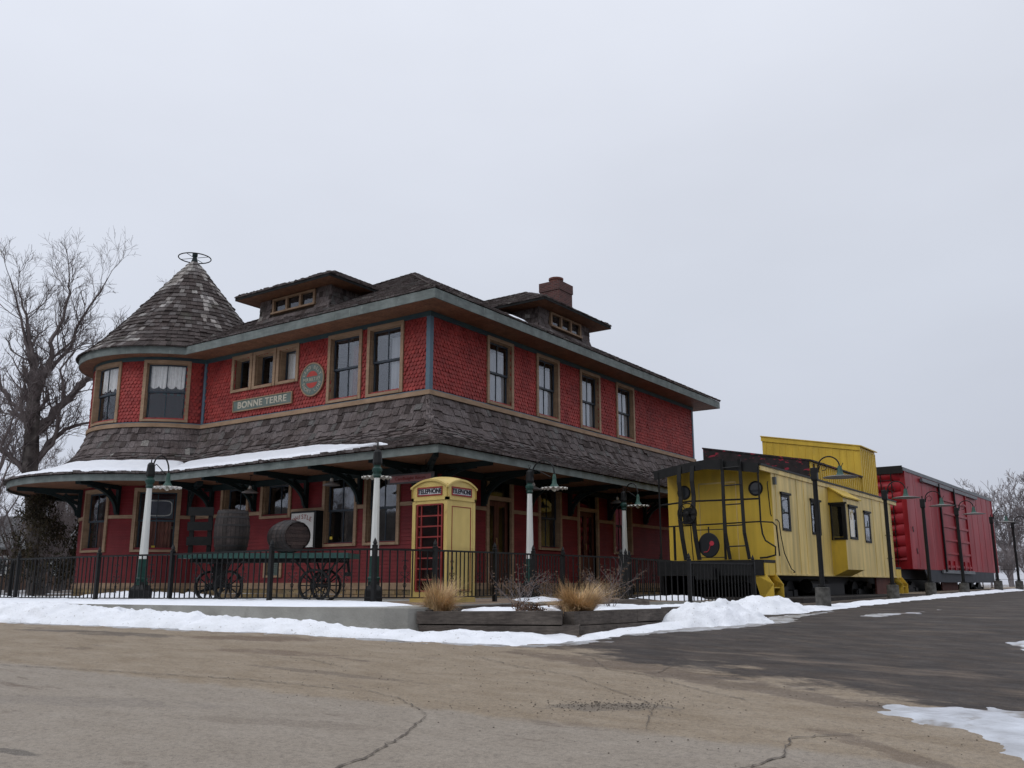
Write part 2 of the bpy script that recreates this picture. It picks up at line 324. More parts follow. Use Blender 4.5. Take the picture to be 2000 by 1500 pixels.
    mid=noise(22,4,ro=.7); c=mix(mr(mid,.30,.52,.45,.0),c,(.055,.045,.038),'MIX'); c=mix(mr(mid,.56,.72,0,.28),c,(.40,.35,.28)); c=mix(mr(fine,.35,.65,.0,.30),c,(.09,.075,.062)); c=mix(mr(grit,.58,.68,0,.6),c,(.46,.40,.32)); c=mix(mr(grit,.28,.40,.75,0),c,(.035,.03,.026))
    c=mix(lotmask,c,mix(1.0,c,(.48,.43,.41),'MULTIPLY')); l.new(c,b.inputs['Base Color']); b.inputs['Specular IOR Level'].default_value=.3
    l.new(mr(med,.3,.7,.62,.9),b.inputs['Roughness'])
    bn=n.new('ShaderNodeBump'); bn.inputs['Strength'].default_value=.6; bn.inputs['Distance'].default_value=.01; l.new(noise(45,5,ro=.7),bn.inputs['Height']); l.new(bn.outputs[0],b.inputs['Normal'])
    return m
M['street']=street_mat()
M['ground']=material('winter_ground',(.13,.10,.075),.95,(.62,.64,.68),.35,bump=.4,bscale=8,contrast=(.50,.54),dirt=((.10,.075,.055),2.5,.5,.65))
xs=np.concatenate([np.linspace(-700,-60,20),np.linspace(-55,70,90),np.linspace(75,700,20)]); ys=np.concatenate([np.linspace(-120,-40,8),np.linspace(-38,70,80),np.linspace(75,900,24)])
struct(grid_mesh('ground',xs,ys,lambda X,Y:gz(X,Y)-.12,M['ground']))
# platform outline (concrete)
CURB=[(-60,-12.5),(-25,-10.6),(-12,-9.85),(-3,-9.25),(3,-8.75),(5.6,-8.50),(6.35,-8.38),(6.66,-8.20),(6.78,-7.95)]
xs=np.arange(-45,60,.22); ys=np.arange(-30,75,.22); X,Y=np.meshgrid(xs,ys)
platp=CURB+[(6.6,-6),(6.4,0),(7.6,3),(7.6,70),(-60,70)]
pm=(sdist(X,Y,platp)<.3)&(X>-45)
struct(grid_mesh('street',xs,ys,lambda X,Y:gz(X,Y)+.004*fbm(X*2,Y*2),M['street'],mask=pm))
def slab(name,poly,z,zb,mat,seg=None):
    b=MB(); n=len(poly); zt=[(z(*p) if callable(z) else z) for p in poly]
    b.face([(p[0],p[1],t) for p,t in zip(poly,zt)])
    for i in range(n):
        a,c=poly[i],poly[(i+1)%n]; b.face([(a[0],a[1],zb),(c[0],c[1],zb),(c[0],c[1],zt[(i+1)%n]),(a[0],a[1],zt[i])])
    return b.build(name,mat)
ZP=lambda x,y:-.06-.004*max(0,-x)
struct(slab('platform',CURB+[(5.9,-6.4),(5.6,-3.2),(6.2,-1.6),(7.6,-1.0),(8.0,.6),(7.2,2.4),(5.3,2.6),(4.6,21),(-60,21)],ZP,-1.2,M['concrete']))
# brown concrete walk strip lying on the platform, right of the phone box
struct(slab('walkway',[(3.2,-6.0),(5.75,-6.3),(5.5,-3.1),(6.1,-1.5),(7.5,-.9),(7.9,.5),(7.0,2.3),(2.9,2.5),(2.7,18),(2.3,18),(2.3,-2.5)],-.052,-.3,M['walk']))

def snow(name,poly,T,base,res=.06,w=.25,rough=.25,mat=None,nf=1.4,edge=.10,lump=.3,seed=0,taper=None):
    P=np.array(poly); x0,y0=P.min(0)-.3; x1,y1=P.max(0)+.3
    xs=np.arange(x0,x1,res); ys=np.arange(y0,y1,res); X,Y=np.meshgrid(xs,ys)
    d=sdist(X,Y,poly)+edge*2*(fbm(X*nf*2+seed,Y*nf*2,4)-.47)*2
    h=T*(1-np.exp(-np.clip(d,0,9)/w))*(1-lump+lump*2*fbm(X*nf+seed*3,Y*nf,4))+np.clip(d*3,0,1)*T*rough*(fbm(X*7+seed,Y*7,3)-.45)
    h=h*(1-.38*np.clip((vnoise(X*4.3+seed,Y*4.3)-.70)*7,0,1)*(T>.2))+np.where(d>0,1,0)*.02*(T>.2)*(vnoise(X*14,Y*14)-.5)
    if taper is not None: h=h*taper(X,Y)*(1+.5*(fbm(X*1.1,Y*1.1,3)-.45))
    Z=base(X,Y)+np.where(d>0,h,np.maximum(d*1.0,-.05))-.004
    return struct(grid_mesh(name,xs,ys,lambda A,B:Z,mat or M['snow'],mask=d>-.04),'structure')
# ploughed snow band along the kerb, merging in front of the timber bed
BAND=[(-40,-13.3),(-25,-12.6),(-10,-11.9),(-4,-11.35),(-.3,-10.85),(1.7,-10.2),(3.8,-9.75),(5.5,-9.25),(7.2,-8.95),(8.8,-8.55),(9.35,-8.0),(9.15,-7.15),(8.7,-7.0),(6.85,-8.15),(6.6,-8.35),(5.6,-8.62),(3,-8.87),(-3,-9.37),(-12,-9.97),(-40,-11.7)]
def tp(X,Y): return np.interp(X,[-40,-2,2,5,6.3,7.0,7.6,9.4],[1.0,1.0,1.05,.95,.74,.60,.62,.22])
snow('snow_bank',BAND,.26,gz,.04,.30,.42,M['snow_dirty'],edge=.11,taper=tp)
snow('slush',[(-10,-12.0),(-4,-11.5),(-.3,-11.0),(1.7,-10.38),(3.8,-9.93),(5.5,-9.42),(7.2,-9.12),(8.8,-8.74),(9.6,-8.1),(9.75,-7.3),(9.2,-7.2),(9.0,-8.2),(7,-8.7),(3.6,-9.5),(0,-10.5),(-10,-11.6)],.014,gz,.04,.12,.6,M['slush'],edge=.13,seed=61,nf=2.2)
snow('slush',[(9.3,-7.5),(10.05,-5.6),(10.6,-4.2),(10.9,-2.9),(10.6,-2.0),(10.7,-.6),(10.6,1),(10.2,-1.6),(9.5,-4.3),(9.1,-6.9)],.014,gz,.04,.12,.6,M['slush'],edge=.13,seed=63,nf=2.2)
snow('snow_strip',[(9.3,-7.7),(9.75,-5.6),(9.95,-4.6),(9.25,-4.2),(9.02,-5.4),(9.0,-6.9)],.12,gz,.05,.3,.3,M['snow_dirty'],edge=.08,seed=3)
snow('snow_pile',[(9.0,-4.6),(9.8,-5.0),(10.35,-4.1),(10.6,-3.2),(10.3,-2.7),(9.5,-2.8),(9.0,-3.5)],.47,gz,.04,.50,.45,M['snow_dirty'],edge=.10,seed=5,lump=.25,nf=1.6)
snow('snow_pile',[(8.6,-1.8),(9.6,-2.0),(10.3,-.8),(10.2,.4),(9.5,1.2),(8.9,.8),(8.4,-.4)],.30,gz,.05,.45,.45,M['snow_dirty'],edge=.10,seed=9,lump=.4,nf=1.5)
snow('snow_strip',[(10.2,-.4),(10.55,2.5),(10.85,10),(10.95,16),(10.9,23),(11.4,36),(12.5,60),(10.5,60),(10.2,36),(10.1,23),(10.15,12),(10.05,6),(9.7,1.5),(9.3,0.4)],.10,gz,.10,.3,.4,M['snow'],edge=.13,seed=12)
snow('snow_strip',[(12.5,58),(60,66),(60,90),(10,90),(9,60)],.12,gz,.5,.6,.3,M['snow'],edge=.3,seed=15)
# shining ice patch on the right and small remnants
snow('ice_patch',[(13.86,-10.35),(14.0,-10.0),(14.5,-9.75),(15.1,-9.5),(16.6,-9.2),(17.5,-10.5),(16.8,-12.2),(15.4,-11.9),(15.1,-11.35),(14.9,-10.9),(14.35,-10.6)],.028,gz,.03,.15,.6,M['ice'],edge=.10,seed=21,nf=2.2)
snow('ice_patch',[(14.25,-4.4),(14.6,-3.5),(16.2,-2.8),(16.4,-5.0),(14.9,-5.3)],.03,gz,.05,.15,.6,M['ice'],edge=.12,seed=23,nf=2)
snow('ice_patch',[(11.3,-1.0),(11.8,-.8),(12.4,1.2),(12.2,2.2),(11.9,1.0),(11.4,-.2)],.012,gz,.06,.2,.8,M['ice'],edge=.18,seed=26,nf=2)
PZ=lambda X,Y:-.06-.004*np.maximum(0,-X)
snow('platform_snow',[(-40,-11.5),(-12,-9.75),(-3,-9.12),(3,-8.60),(4.6,-8.30),(5.6,-7.6),(5.4,-6.6),(4.2,-5.9),(1.5,-5.4),(-1,-4.4),(-8,-4.2),(-20,-5.0),(-40,-5)],.07,PZ,.09,.35,.4,M['snow'],edge=.05,seed=31,lump=.35)
snow('platform_snow',[(-8.6,-2.6),(-6.0,-2.4),(-4.8,-2.8),(-5,-3.9),(-8,-4.2),(-14,-5.2),(-15.5,-4.2),(-12,-4.5),(-10,-4.3)],.34,PZ,.08,.9,.2,M['snow'],edge=.14,seed=34,lump=.5)
snow('platform_snow',[(4.9,-2.8),(5.5,-3.0),(5.6,-1.7),(4.3,-.6),(3.5,-1.0)],.10,lambda X,Y:PZ(X,Y),.06,.3,.4,M['snow'],edge=.12,seed=37)
snow('platform_snow',[(5.2,1.6),(6.6,.2),(7.5,-.2),(7.7,.8),(6.9,2.2)],.13,lambda X,Y:PZ(X,Y),.06,.3,.4,M['snow'],edge=.12,seed=39)

def ribbon(name,pts,w,mat,dz=.012,seed=1):
    rr=random.Random(seed); b=MB(); P=[Vector((p[0],p[1],0)) for p in pts]; Q=[]
    for i in range(len(P)-1):
        m=max(2,int((P[i+1]-P[i]).length/.05))
        for k in range(m): Q.append(P[i].lerp(P[i+1],k/m))
    Q.append(P[-1]); Q=[q+Vector((rr.gauss(0,.011),rr.gauss(0,.011),0)) for q in Q]
    L_=[];R_=[]
    for i,q in enumerate(Q):
        d=(Q[min(i+1,len(Q)-1)]-Q[max(0,i-1)]).normalized(); nn=Vector((-d.y,d.x,0)); ww=w*rr.uniform(.25,1.3)*min(1,(len(Q)-i)/8)
        for lst,sg in ((L_,1),(R_,-1)):
            p=q+nn*ww*sg/2; lst.append((p.x,p.y,float(gz(p.x,p.y))+dz))
    for i in range(len(Q)-1): b.face([L_[i],L_[i+1],R_[i+1],R_[i]])
    return struct(b.build(name,mat))
M['crack']=material('crack_tar',(.115,.098,.082),.9)
for k,(pts,w) in enumerate([([(11.56,-14.5),(11.5,-14.05),(11.3,-13.5),(11.21,-13.28),(11.0,-12.9),(10.87,-12.67)],.020),([(13.74,-12.95),(13.88,-12.38),(13.74,-11.81),(13.89,-11.55),(14.2,-11.3)],.018),
    ([(4.97,-13.4),(6.5,-12.9),(8.27,-12.39),(9.6,-12.2)],.015),([(10.87,-12.67),(10.2,-12.3),(9.4,-12.1)],.010),([(10.3,-8.9),(10.9,-9.6),(11.4,-9.7),(12.4,-10.3),(13.2,-10.6)],.012),([(9.0,-9.6),(9.9,-10.0),(10.8,-10.2),(12.3,-11.2),(12.7,-12.2)],.010),([(11.4,-9.0),(11.5,-9.5),(11.3,-9.8)],.012),([(6.6,-11.2),(7.6,-11.0),(8.6,-11.3)],.01)]):
    ribbon('road_crack',pts,w,M['crack'],seed=k+2)
b=MB(); rr=random.Random(5)
for k in range(800):
    if rr.random()<.45: u_=rr.gauss(0,.34); v_=rr.gauss(0,.10)*(1+abs(u_)); x=11.95+u_*.84-v_*.5; y=-11.45+u_*.56+v_*.8
    else:
        x=rr.uniform(7,15); y=rr.uniform(-13,-8.7)
        if y>-8.9-(x-7)*.1: continue
    s_=rr.uniform(.0015,.0055); z=float(gz(x,y))+.004; q=rr.random()*6
    b.box(-s_,s_,-s_,s_,0,s_,T=lambda p:(x+p[0]*math.cos(q)-p[1]*math.sin(q),y+p[0]*math.sin(q)+p[1]*math.cos(q),z+p[2]))
struct(b.build('gravel',M['crack']),'stuff')
exec_parts=[]

# ======================= DEPOT =======================
depot=thing('depot_building','two storey red shingled railway depot with round corner turret and wide green edged porch roof','building')
TC=(-13.02,1.20); TR=3.10
wl=lambda u,o,z:(u,-o,z)                 # left front, faces -Y
wr=lambda u,o,z:(o,u,z)                  # long side, faces +X
def wt(u,o,z): a=R(u); return (TC[0]+(TR+o)*math.cos(a),TC[1]+(TR+o)*math.sin(a),z)   # turret, u in degrees
DEG=TR*PI/180
Z0,ZB,ZT=.30,5.50,7.88
UPW_L=[(-4.06,-2.62,5.66,7.79),(-2.40,-.96,5.66,7.79)]; TRI=(-8.66,-5.38,6.54,7.79)
UPW_R=[(2.65,4.05),(5.37,6.78),(8.15,9.58),(10.79,12.24)]
LOW_L=[(-4.02,-2.59,1.37,3.50),(-2.32,-.95,1.37,3.50)]; SM_L=[(-8.78,-7.38,2.29,3.46),(-6.82,-5.40,2.29,3.46)]
LOW_R=[(5.44,6.82,1.37,3.46),(10.36,11.79,1.37,3.46)]; DR=[(2.66,4.04,.30,3.46),(7.86,9.28,.30,3.46)]
TU=[(-106,-76),(-60,-31.5)]; TL=[(-102,-76),(-59,-31.5)]
iu=.10
hL=[(a+iu,b-iu,c+iu,d-iu) for a,b,c,d in UPW_L+LOW_L+SM_L]+[(-8.5,-7.68,6.66,7.67),(-7.5,-6.58,6.66,7.67),(-6.38,-5.5,6.66,7.67),(-6.36,-5.80,.56,1.00)]
hR=[(a+iu,b-iu,5.66+iu,7.79-iu) for a,b in UPW_R]+[(a+iu,b-iu,c+iu,d-iu) for a,b,c,d in LOW_R]+[(a+.08,b-.08,.3,d-.08) for a,b,c,d in DR]
hT=[(a+2,b-2,5.66+iu,7.79-iu) for a,b in TU]+[(a+2,b-2,1.34+iu,3.42-iu) for a,b in TL]
def wallgrid(b,pos,u0,u1,z0,z1,holes,step=None,o=0):
    us=sorted({u0,u1}|{h[i] for h in holes for i in (0,1) if u0<h[i]<u1}); zs=sorted({z0,z1}|{h[i] for h in holes for i in (2,3) if z0<h[i]<z1})
    if step:
        uu=[]
        for a,c in zip(us,us[1:]): m=max(1,int((c-a)/step+.5)); uu+=[a+(c-a)*k/m for k in range(m)]
        us=uu+[us[-1]]
    for a,c in zip(us,us[1:]):
        for e,g in zip(zs,zs[1:]):
            mu,mz=(a+c)/2,(e+g)/2
            if any(h[0]<mu<h[1] and h[2]<mz<h[3] for h in holes): continue
            b.face([pos(a,o,e),pos(c,o,e),pos(c,o,g),pos(a,o,g)])
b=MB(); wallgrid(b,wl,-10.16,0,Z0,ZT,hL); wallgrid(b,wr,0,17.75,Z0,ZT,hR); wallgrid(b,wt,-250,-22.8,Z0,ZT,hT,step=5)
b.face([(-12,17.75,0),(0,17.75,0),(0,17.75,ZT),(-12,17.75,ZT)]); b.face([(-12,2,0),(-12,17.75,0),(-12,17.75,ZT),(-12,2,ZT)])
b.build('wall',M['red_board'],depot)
b=MB(); b.box(-14,-.25,1.2,17.6,4.6,4.9); b.box(-14,-.3,3.6,3.75,0,7.8); b.box(-3.4,-3.3,.3,17.5,0,7.8); b.box(-14,-.2,-1,17.6,7.86,7.89) if 0 else None
b.build('interior_partition',material('interior_plaster',(.10,.075,.055),.9),depot)
def overl(u0,u1,z0,z1,holes,m=0):
    return any(u0<h[1]+m and u1>h[0]-m and z0<h[3]+m and z1>h[2]-m for h in holes)
# fish-scale shingles, upper walls
def fish(pos,u0,u1,holes,conv=1.0,dz=.118,wd=.135,seed=1):
    b=MB(); rr=random.Random(seed); row=0; z=ZB+.16
    while z<ZT-.02:
        off=(row%2)*wd/2+rr.uniform(-.008,.008); n=int((u1-u0)*conv/wd)+2
        for k in range(-1,n):
            a=off+k*wd; cu=u0+(a+wd/2)/conv; hw=wd*.5*rr.uniform(.91,1.0)/conv
            if cu-hw*.6<u0 or cu+hw*.6>u1: continue
            if overl(cu-hw*.3,cu+hw*.3,z+.02,z+dz*.8,holes,0.0): continue
            zb=z+rr.uniform(-.014,.010)-(.02 if rr.random()<.03 else 0); zt=min(z+dz*1.15,ZT+.03); ob=.024+rr.uniform(0,.012)+(.012 if rr.random()<.04 else 0); tw=rr.uniform(-.004,.004)
            g=rr.uniform(.82,1.14)*(.86+.28*float(vnoise(np.array(cu*conv*.9+seed*9),np.array(z*.6)))); g2=g*rr.uniform(.88,1.15); b.cur=(g,g2,g2)
            prof=[(-1,.62),(-.84,.28),(-.46,.06),(0,0),(.46,.06),(.84,.28),(1,.62)]
            fr=[pos(cu+hw*x,ob+tw*x-.012*q,zb+dz*q) for x,q in prof]; tp_=[pos(cu+hw,.004,zt),pos(cu-hw,.004,zt)]
            b.face(fr+tp_)
            bk=[pos(cu+hw*x,.001,zb+dz*q) for x,q in prof]
            for i in range(6): b.face([fr[i],bk[i],bk[i+1],fr[i+1]])
        z+=dz; row+=1
    return b
fish(wl,-10.05,-.06,hL,seed=1).build('scallop_shingles',M['red_scale'],depot)
fish(wr,.06,17.72,hR,seed=2).build('scallop_shingles',M['red_scale'],depot)
fish(wt,-250,-24,hT,conv=DEG,seed=3).build('scallop_shingles',M['red_scale'],depot)
# lapped boards below
def boards(pos,u0,u1,holes,step=None,dz=.105,seed=1):
    b=MB(); z=Z0+.02; rr=random.Random(seed)
    while z<3.55:
        hs=sorted([(h[0],h[1]) for h in holes if h[2]<z+dz*.6 and h[3]>z+dz*.4]); seg=[]; c=u0
        for h in hs:
            if h[0]>c: seg.append((c,h[0]))
            c=max(c,h[1])
        if c<u1: seg.append((c,u1))
        for a,e in seg:
            m=max(1,int((e-a)/step+.5)) if step else 1; j=rr.uniform(0,.003)
            for k in range(m):
                p,q=a+(e-a)*k/m,a+(e-a)*(k+1)/m
                b.face([pos(p,.020+j,z),pos(q,.020+j,z),pos(q,.006,z+dz),pos(p,.006,z+dz)]); b.face([pos(p,.001,z),pos(q,.001,z),pos(q,.020+j,z),pos(p,.020+j,z)])
        z+=dz
    return b
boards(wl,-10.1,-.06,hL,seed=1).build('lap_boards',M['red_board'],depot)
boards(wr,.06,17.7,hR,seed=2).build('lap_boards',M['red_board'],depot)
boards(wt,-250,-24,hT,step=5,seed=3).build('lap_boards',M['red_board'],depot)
def strip(b,pos,u0,u1,z0,z1,o0,o1,step=None):
    m=max(1,int((u1-u0)/step+.5)) if step else 1
    for k in range(m):
        a,c=u0+(u1-u0)*k/m,u0+(u1-u0)*(k+1)/m
        b.hexa([pos(a,o0,z0),pos(c,o0,z0),pos(c,o1,z0),pos(a,o1,z0),pos(a,o0,z1),pos(c,o0,z1),pos(c,o1,z1),pos(a,o1,z1)])
def belts(name,z0,z1,o,mat,extra=0,lo=0):
    b=MB(); strip(b,wl,-10.14,o,z0,z1,lo,o); strip(b,wr,0.0,17.8,z0,z1,lo,o-.001); strip(b,wt,-250,-23,z0,z1,lo,o,5); return b.build(name,mat,depot)
belts('belt_course',5.47,5.60,.10,M['trim']); belts('belt_cap',5.60,5.64,.045,M['bluegrey'])
belts('base_trim',.16,.34,.055,M['trim']); belts('frieze_board',7.76,7.90,.05,M['teal'])
def railstrips():
    for pos,u0,u1,hs,st in ((wl,-10.05,-.07,hL,None),(wr,.07,17.7,hR,None),(wt,-250,-24,hT,5)):
        c=u0
        for h in sorted([(h[0],h[1]) for h in hs if h[2]<2.47<h[3] or (h[2]<2.5 and h[3]>2.4)]):
            if h[0]-c>.02: b=MB(); strip(b,pos,c,h[0],2.42,2.53,.0,.05,st); b.build('picture_rail',M['trim'],depot)
            c=max(c,h[1])
        b=MB(); strip(b,pos,c,u1,2.42,2.53,.0,.05,st); b.build('picture_rail',M['trim'],depot)
railstrips()
for q in ((-.11,.035,-.035,.11,5.64,7.76),(-10.16,-10.04,-.045,.02,5.64,7.76),(-.10,.036,-.036,.10,.34,3.5),(-.05,.035,17.66,17.79,5.64,7.8)): b=MB(); b.box(*q); b.build('corner_board',M['bluegrey'],depot)
# stone foundation
def stones(pos,u0,u1,conv=1,seed=1):
    b=MB(); rr=random.Random(seed)
    for z0,z1 in ((-.15,.02),(.02,.165)):
        u=u0
        while u<u1:
            w=rr.uniform(.22,.5)/conv; e=min(u+w,u1); g=rr.uniform(.6,1.15); b.cur=(g,g*rr.uniform(.92,1),g*rr.uniform(.8,1)); d=rr.uniform(.0,.02)
            strip(b,pos,u+.006/conv,e-.006/conv,z0+.006,z1-.006,-.1,.02+d); u=e
    return b
for k,(p,a,c,cv) in enumerate(((wl,-10.1,0,1),(wr,0,17.7,1),(wt,-250,-24,DEG))): stones(p,a,c,cv,k).build('foundation',M['stone'],depot)

# ---- windows ----
def window(pos,a,c,z0,z1,kind='double',conv=1,step=None,deep=.12,curt=None,tw=.11,sill=True):
    f=MB(); t=tw/conv; o1=.065
    strip(f,pos,a,a+t,z0,z1,-.02,o1); strip(f,pos,c-t,c,z0,z1,-.02,o1); strip(f,pos,a+t,c-t,z1-tw,z1,-.02,o1-.002,step)
    strip(f,pos,a+t,c-t,z0,z0+tw*.7,-.04,o1+.015,step)
    strip(f,pos,a+t,a+t+.02/conv,z0+tw*.7,z1-tw,-deep-.02,-.02); strip(f,pos,c-t-.02/conv,c-t,z0+tw*.7,z1-tw,-deep-.02,-.02)
    strip(f,pos,a+t+.02/conv,c-t-.02/conv,z1-tw-.02,z1-tw,-deep-.02,-.02,step)
    fr=f.build('window',M['trim'],depot)
    s=MB(); a1,c1=a+t+.021/conv,c-t-.021/conv; b0,b1=z0+tw*.7+.001,z1-tw-.021; sw=.055/conv; zm=b0+(b1-b0)*.5
    def ring(p,q,y0,y1,o):
        strip(s,pos,p,p+sw,y0,y1,o-.04,o); strip(s,pos,q-sw,q,y0,y1,o-.04,o); strip(s,pos,p+sw,q-sw,y0,y0+.06,o-.04,o-.001,step); strip(s,pos,p+sw,q-sw,y1-.05,y1,o-.04,o-.001,step)
        if kind!='small': m=(p+q)/2; strip(s,pos,m-.013/conv,m+.013/conv,y0+.06,y1-.05,o-.035,o-.005)
    if kind=='double': ring(a1,c1,zm-.02,b1,-deep+.03); ring(a1,c1,b0,zm+.03,-deep-.012)
    elif kind=='single' or kind=='small': ring(a1,c1,b0,b1,-deep+.02)
    s.build('sash',M['sash'],fr)
    g=MB()
    if kind=='double': strip(g,pos,a1+sw,c1-sw,zm+.02,b1-.04,-deep+.008,-deep+.010,step); strip(g,pos,a1+sw,c1-sw,b0+.05,zm-.01,-deep-.034,-deep-.032,step)
    else: strip(g,pos,a1+sw,c1-sw,b0+.05,b1-.04,-deep-.002,-deep,step)
    g.build('pane',M['glassclear'] if conv!=1 or kind=='small' else M['glass'],fr)
    if curt:
        q=MB(); kindc,yt,yb,u0f,u1f,mt=curt; n=24; uu=[a1+(c1-a1)*(u0f+(u1f-u0f)*k/n) for k in range(n+1)]
        for k in range(n):
            w0,w1=.02*math.sin(k*1.9),.02*math.sin((k+1)*1.9)
            def lowz(i):
                zz=b0+(b1-b0)*yb
                if kindc=='lace': zz-=.10*abs(math.sin(i/n*PI*4))**.6
                return zz
            q.face([pos(uu[k],-deep-.07+w0,lowz(k)),pos(uu[k+1],-deep-.07+w1,lowz(k+1)),pos(uu[k+1],-deep-.07+w1,b0+(b1-b0)*yt),pos(uu[k],-deep-.07+w0,b0+(b1-b0)*yt)])
        q.build('curtain',mt,fr)
    return fr
blind=material('pale_window_blind',(.42,.42,.43),.8,(.36,.36,.37),2,grain=((30,30,1),.12))
for i,(a,c,z0,z1) in enumerate(UPW_L): window(wl,a,c,z0,z1,curt=(('drape',.86,.0,.55,1,blind) if i else ('drape',.86,.02,.62,1,M['drape'])))
for i,(a,c) in enumerate(UPW_R): window(wr,a,c,5.66,7.79,curt=('drape',.86,0,.12,.9,blind))
for i,(a,c,z0,z1) in enumerate(LOW_L): window(wl,a,c,z0,z1)
for a,c,z0,z1 in SM_L: window(wl,a,c,z0,z1,'single',deep=.2)
for a,c,z0,z1 in LOW_R: window(wr,a,c,z0,z1)
lace=('lace',1,.62,.03,.97,M['curtain'])
for i,(a,c) in enumerate(TU):
    fr=window(wt,a,c,5.66,7.79,conv=DEG,step=5,curt=lace)
for i,(a,c) in enumerate(TL):
    window(wt,a,c,1.33,3.42,conv=DEG,step=5,curt=('drape',.5,.0,.15 if i else .4,.9,M['drape']))
for (a,c) in ((-8.66,-7.62),(-7.58,-6.46),(-6.42,-5.38)): window(wl,a,c,6.54,7.79,'small',deep=.24,tw=.12,curt=(('drape',1,.04,.0,1,M['curtain']) if a>-7 else ('drape',.75,.0,.55,1,M['drape'])))
f=MB(); strip(f,wl,-6.49,-6.36,.50,1.06,-.02,.06); strip(f,wl,-5.80,-5.67,.50,1.06,-.02,.06); strip(f,wl,-6.36,-5.80,.50,.56,-.02,.06); strip(f,wl,-6.36,-5.80,1.0,1.06,-.02,.06)
v=f.build('basement_vent',M['trim'],depot); q=MB()
for k in range(8): strip(q,wl,-6.36,-5.80,.565+k*.055,.60+k*.055,-.05,.0)
strip(q,wl,-6.36,-5.80,.56,1.0,-.07,-.06); q.build('vent_slat',M['signgreen'],v)
# doors
for i,(a,c,z0,z1) in enumerate(DR):
    f=MB(); strip(f,wr,a,a+.12,.3,z1,-.02,.065); strip(f,wr,c-.12,c,.3,z1,-.02,.065); strip(f,wr,a+.12,c-.12,z1-.11,z1,-.02,.063); strip(f,wr,a+.12,c-.12,2.76,2.88,-.1,.05); strip(f,wr,a+.12,c-.12,.2,.3,-.2,.12)
    d=f.build('door',M['trim'],depot)
    q=MB(); a1,c1=a+.13,c-.13; m=(a1+c1)/2
    for p,r_ in ((a1,m-.005),(m+.005,c1)):
        strip(q,wr,p,p+.11,.32,2.75,-.14,-.09); strip(q,wr,r_-.11,r_,.32,2.75,-.14,-.09); strip(q,wr,p+.11,r_-.11,.32,1.22,-.14,-.10); strip(q,wr,p+.11,r_-.11,2.6,2.75,-.14,-.095)
        for zz in (.45,.85): strip(q,wr,p+.16,r_-.16,zz,zz+.3,-.10,-.085)
    q.build('door_leaf',M['woodred'],d)
    q=MB(); strip(q,wr,a1+.11,m-.12,1.22,2.6,-.12,-.118); strip(q,wr,m+.12,c1-.11,1.22,2.6,-.12,-.118); strip(q,wr,a1,c1,2.88,3.35,-.12,-.118); q.build('pane',M['glassdark'],d)
    q=MB(); q.tube([(-.07,m-.07,1.45),(-.03,m-.07,1.45),(-.03,m-.07,1.65),(-.07,m-.07,1.65)],.012,6); q.build('handle',material('brass',(.35,.25,.09),.35,metal=.8),d)

# ---- shingle roofs ----
def shcol(rr,light=0):
    t=rr.random(); g=rr.uniform(.128,.195)
    c=(g*1.10,g*.945,g*.925)
    if t<.14: c=(g*.55,g*.45,g*.43)
    elif t>1-light: g=rr.uniform(.24,.38); c=(g,g*.96,g*.90)
    elif t>.93-light: g=rr.uniform(.15,.2); c=(g,g*.96,g*.93)
    return c
def shingles(b,pos,ur,tlen,ex=.2,wid=(.10,.26),th=.022,rr=None,light=0,conv=None,colf=None,rag=.012,t0=0):
    # pos(u,t,h): t from upper edge (0) down to the eave (tlen); h height over surface
    rows=[]; tq=0.0; ex0=ex
    while tq<tlen-1e-6:
        e_=ex0(tq) if callable(ex0) else ex0
        if tlen-tq<e_*1.4: e_=tlen-tq
        rows.append((tq,tq+e_)); tq+=e_
    for i,(ra,rb_) in enumerate(rows):
        ex=rb_-ra; tb=rb_; tt=ra-ex*.25; u0,u1=ur(tb); cv=conv(tb) if conv else 1; u=u0-rr.uniform(0,wid[1])/cv
        while u<u1:
            w=rr.uniform(*wid)/cv; e=u+w; a=max(u,u0); c=min(e,u1)
            if c-a>.02/cv:
                g=.004/cv; b.cur=(colf or shcol)(rr,light) if not colf else colf(rr,(a+c)/2,tb)
                t1=tb+rr.uniform(-rag,rag*1.6); h=th*rr.uniform(.8,1.5)+(rr.uniform(.01,.04) if rr.random()<.07 else 0); h0=.004; sk=rr.uniform(-.008,.008); hl,hr_=h+rr.uniform(0,.008),h+rr.uniform(0,.008)
                t2=max(tt,-ex*.1)
                A=[pos(a+g,t2,h0),pos(c-g,t2,h0),pos(c-g,t1+sk,hr_),pos(a+g,t1-sk,hl)]; B=[pos(c-g,t1+sk,-.01),pos(a+g,t1-sk,-.01)]
                b.face(A); b.face([A[3],A[2],B[0],B[1]]); b.face([A[0],A[3],B[1],pos(a+g,t2,-.01)]); b.face([A[1],pos(c-g,t2,-.01),B[0],A[2]])
            u=e
PP=[(.02,5.50),(.10,5.22),(.20,4.95),(.34,4.66),(.52,4.42),(.78,4.20),(1.10,4.02),(1.5,3.86),(1.9,3.74),(2.30,3.64)]
acc=[0]
for p,q in zip(PP,PP[1:]): acc.append(acc[-1]+math.hypot(q[0]-p[0],q[1]-p[1]))
PL=acc[-1]
def pprof(t,h=0,sc=1.0):
    t=max(0,t)
    if t>=PL: i=len(PP)-2
    else: i=next(k for k in range(len(PP)-1) if t<=acc[k+1])
    p,q=PP[i],PP[i+1]; f=(t-acc[i])/(acc[i+1]-acc[i]); d=acc[i+1]-acc[i]; nx,nz=(p[1]-q[1])/d,(q[0]-p[0])/d
    return (p[0]+(q[0]-p[0])*f)*sc+nx*h, p[1]+(q[1]-p[1])*f+nz*h
TSC=2.38/2.23
def pL(u,t,h): o,z=pprof(t,h); return (u,-o,z)
def pR(u,t,h): o,z=pprof(t,h); return (o,u,z)
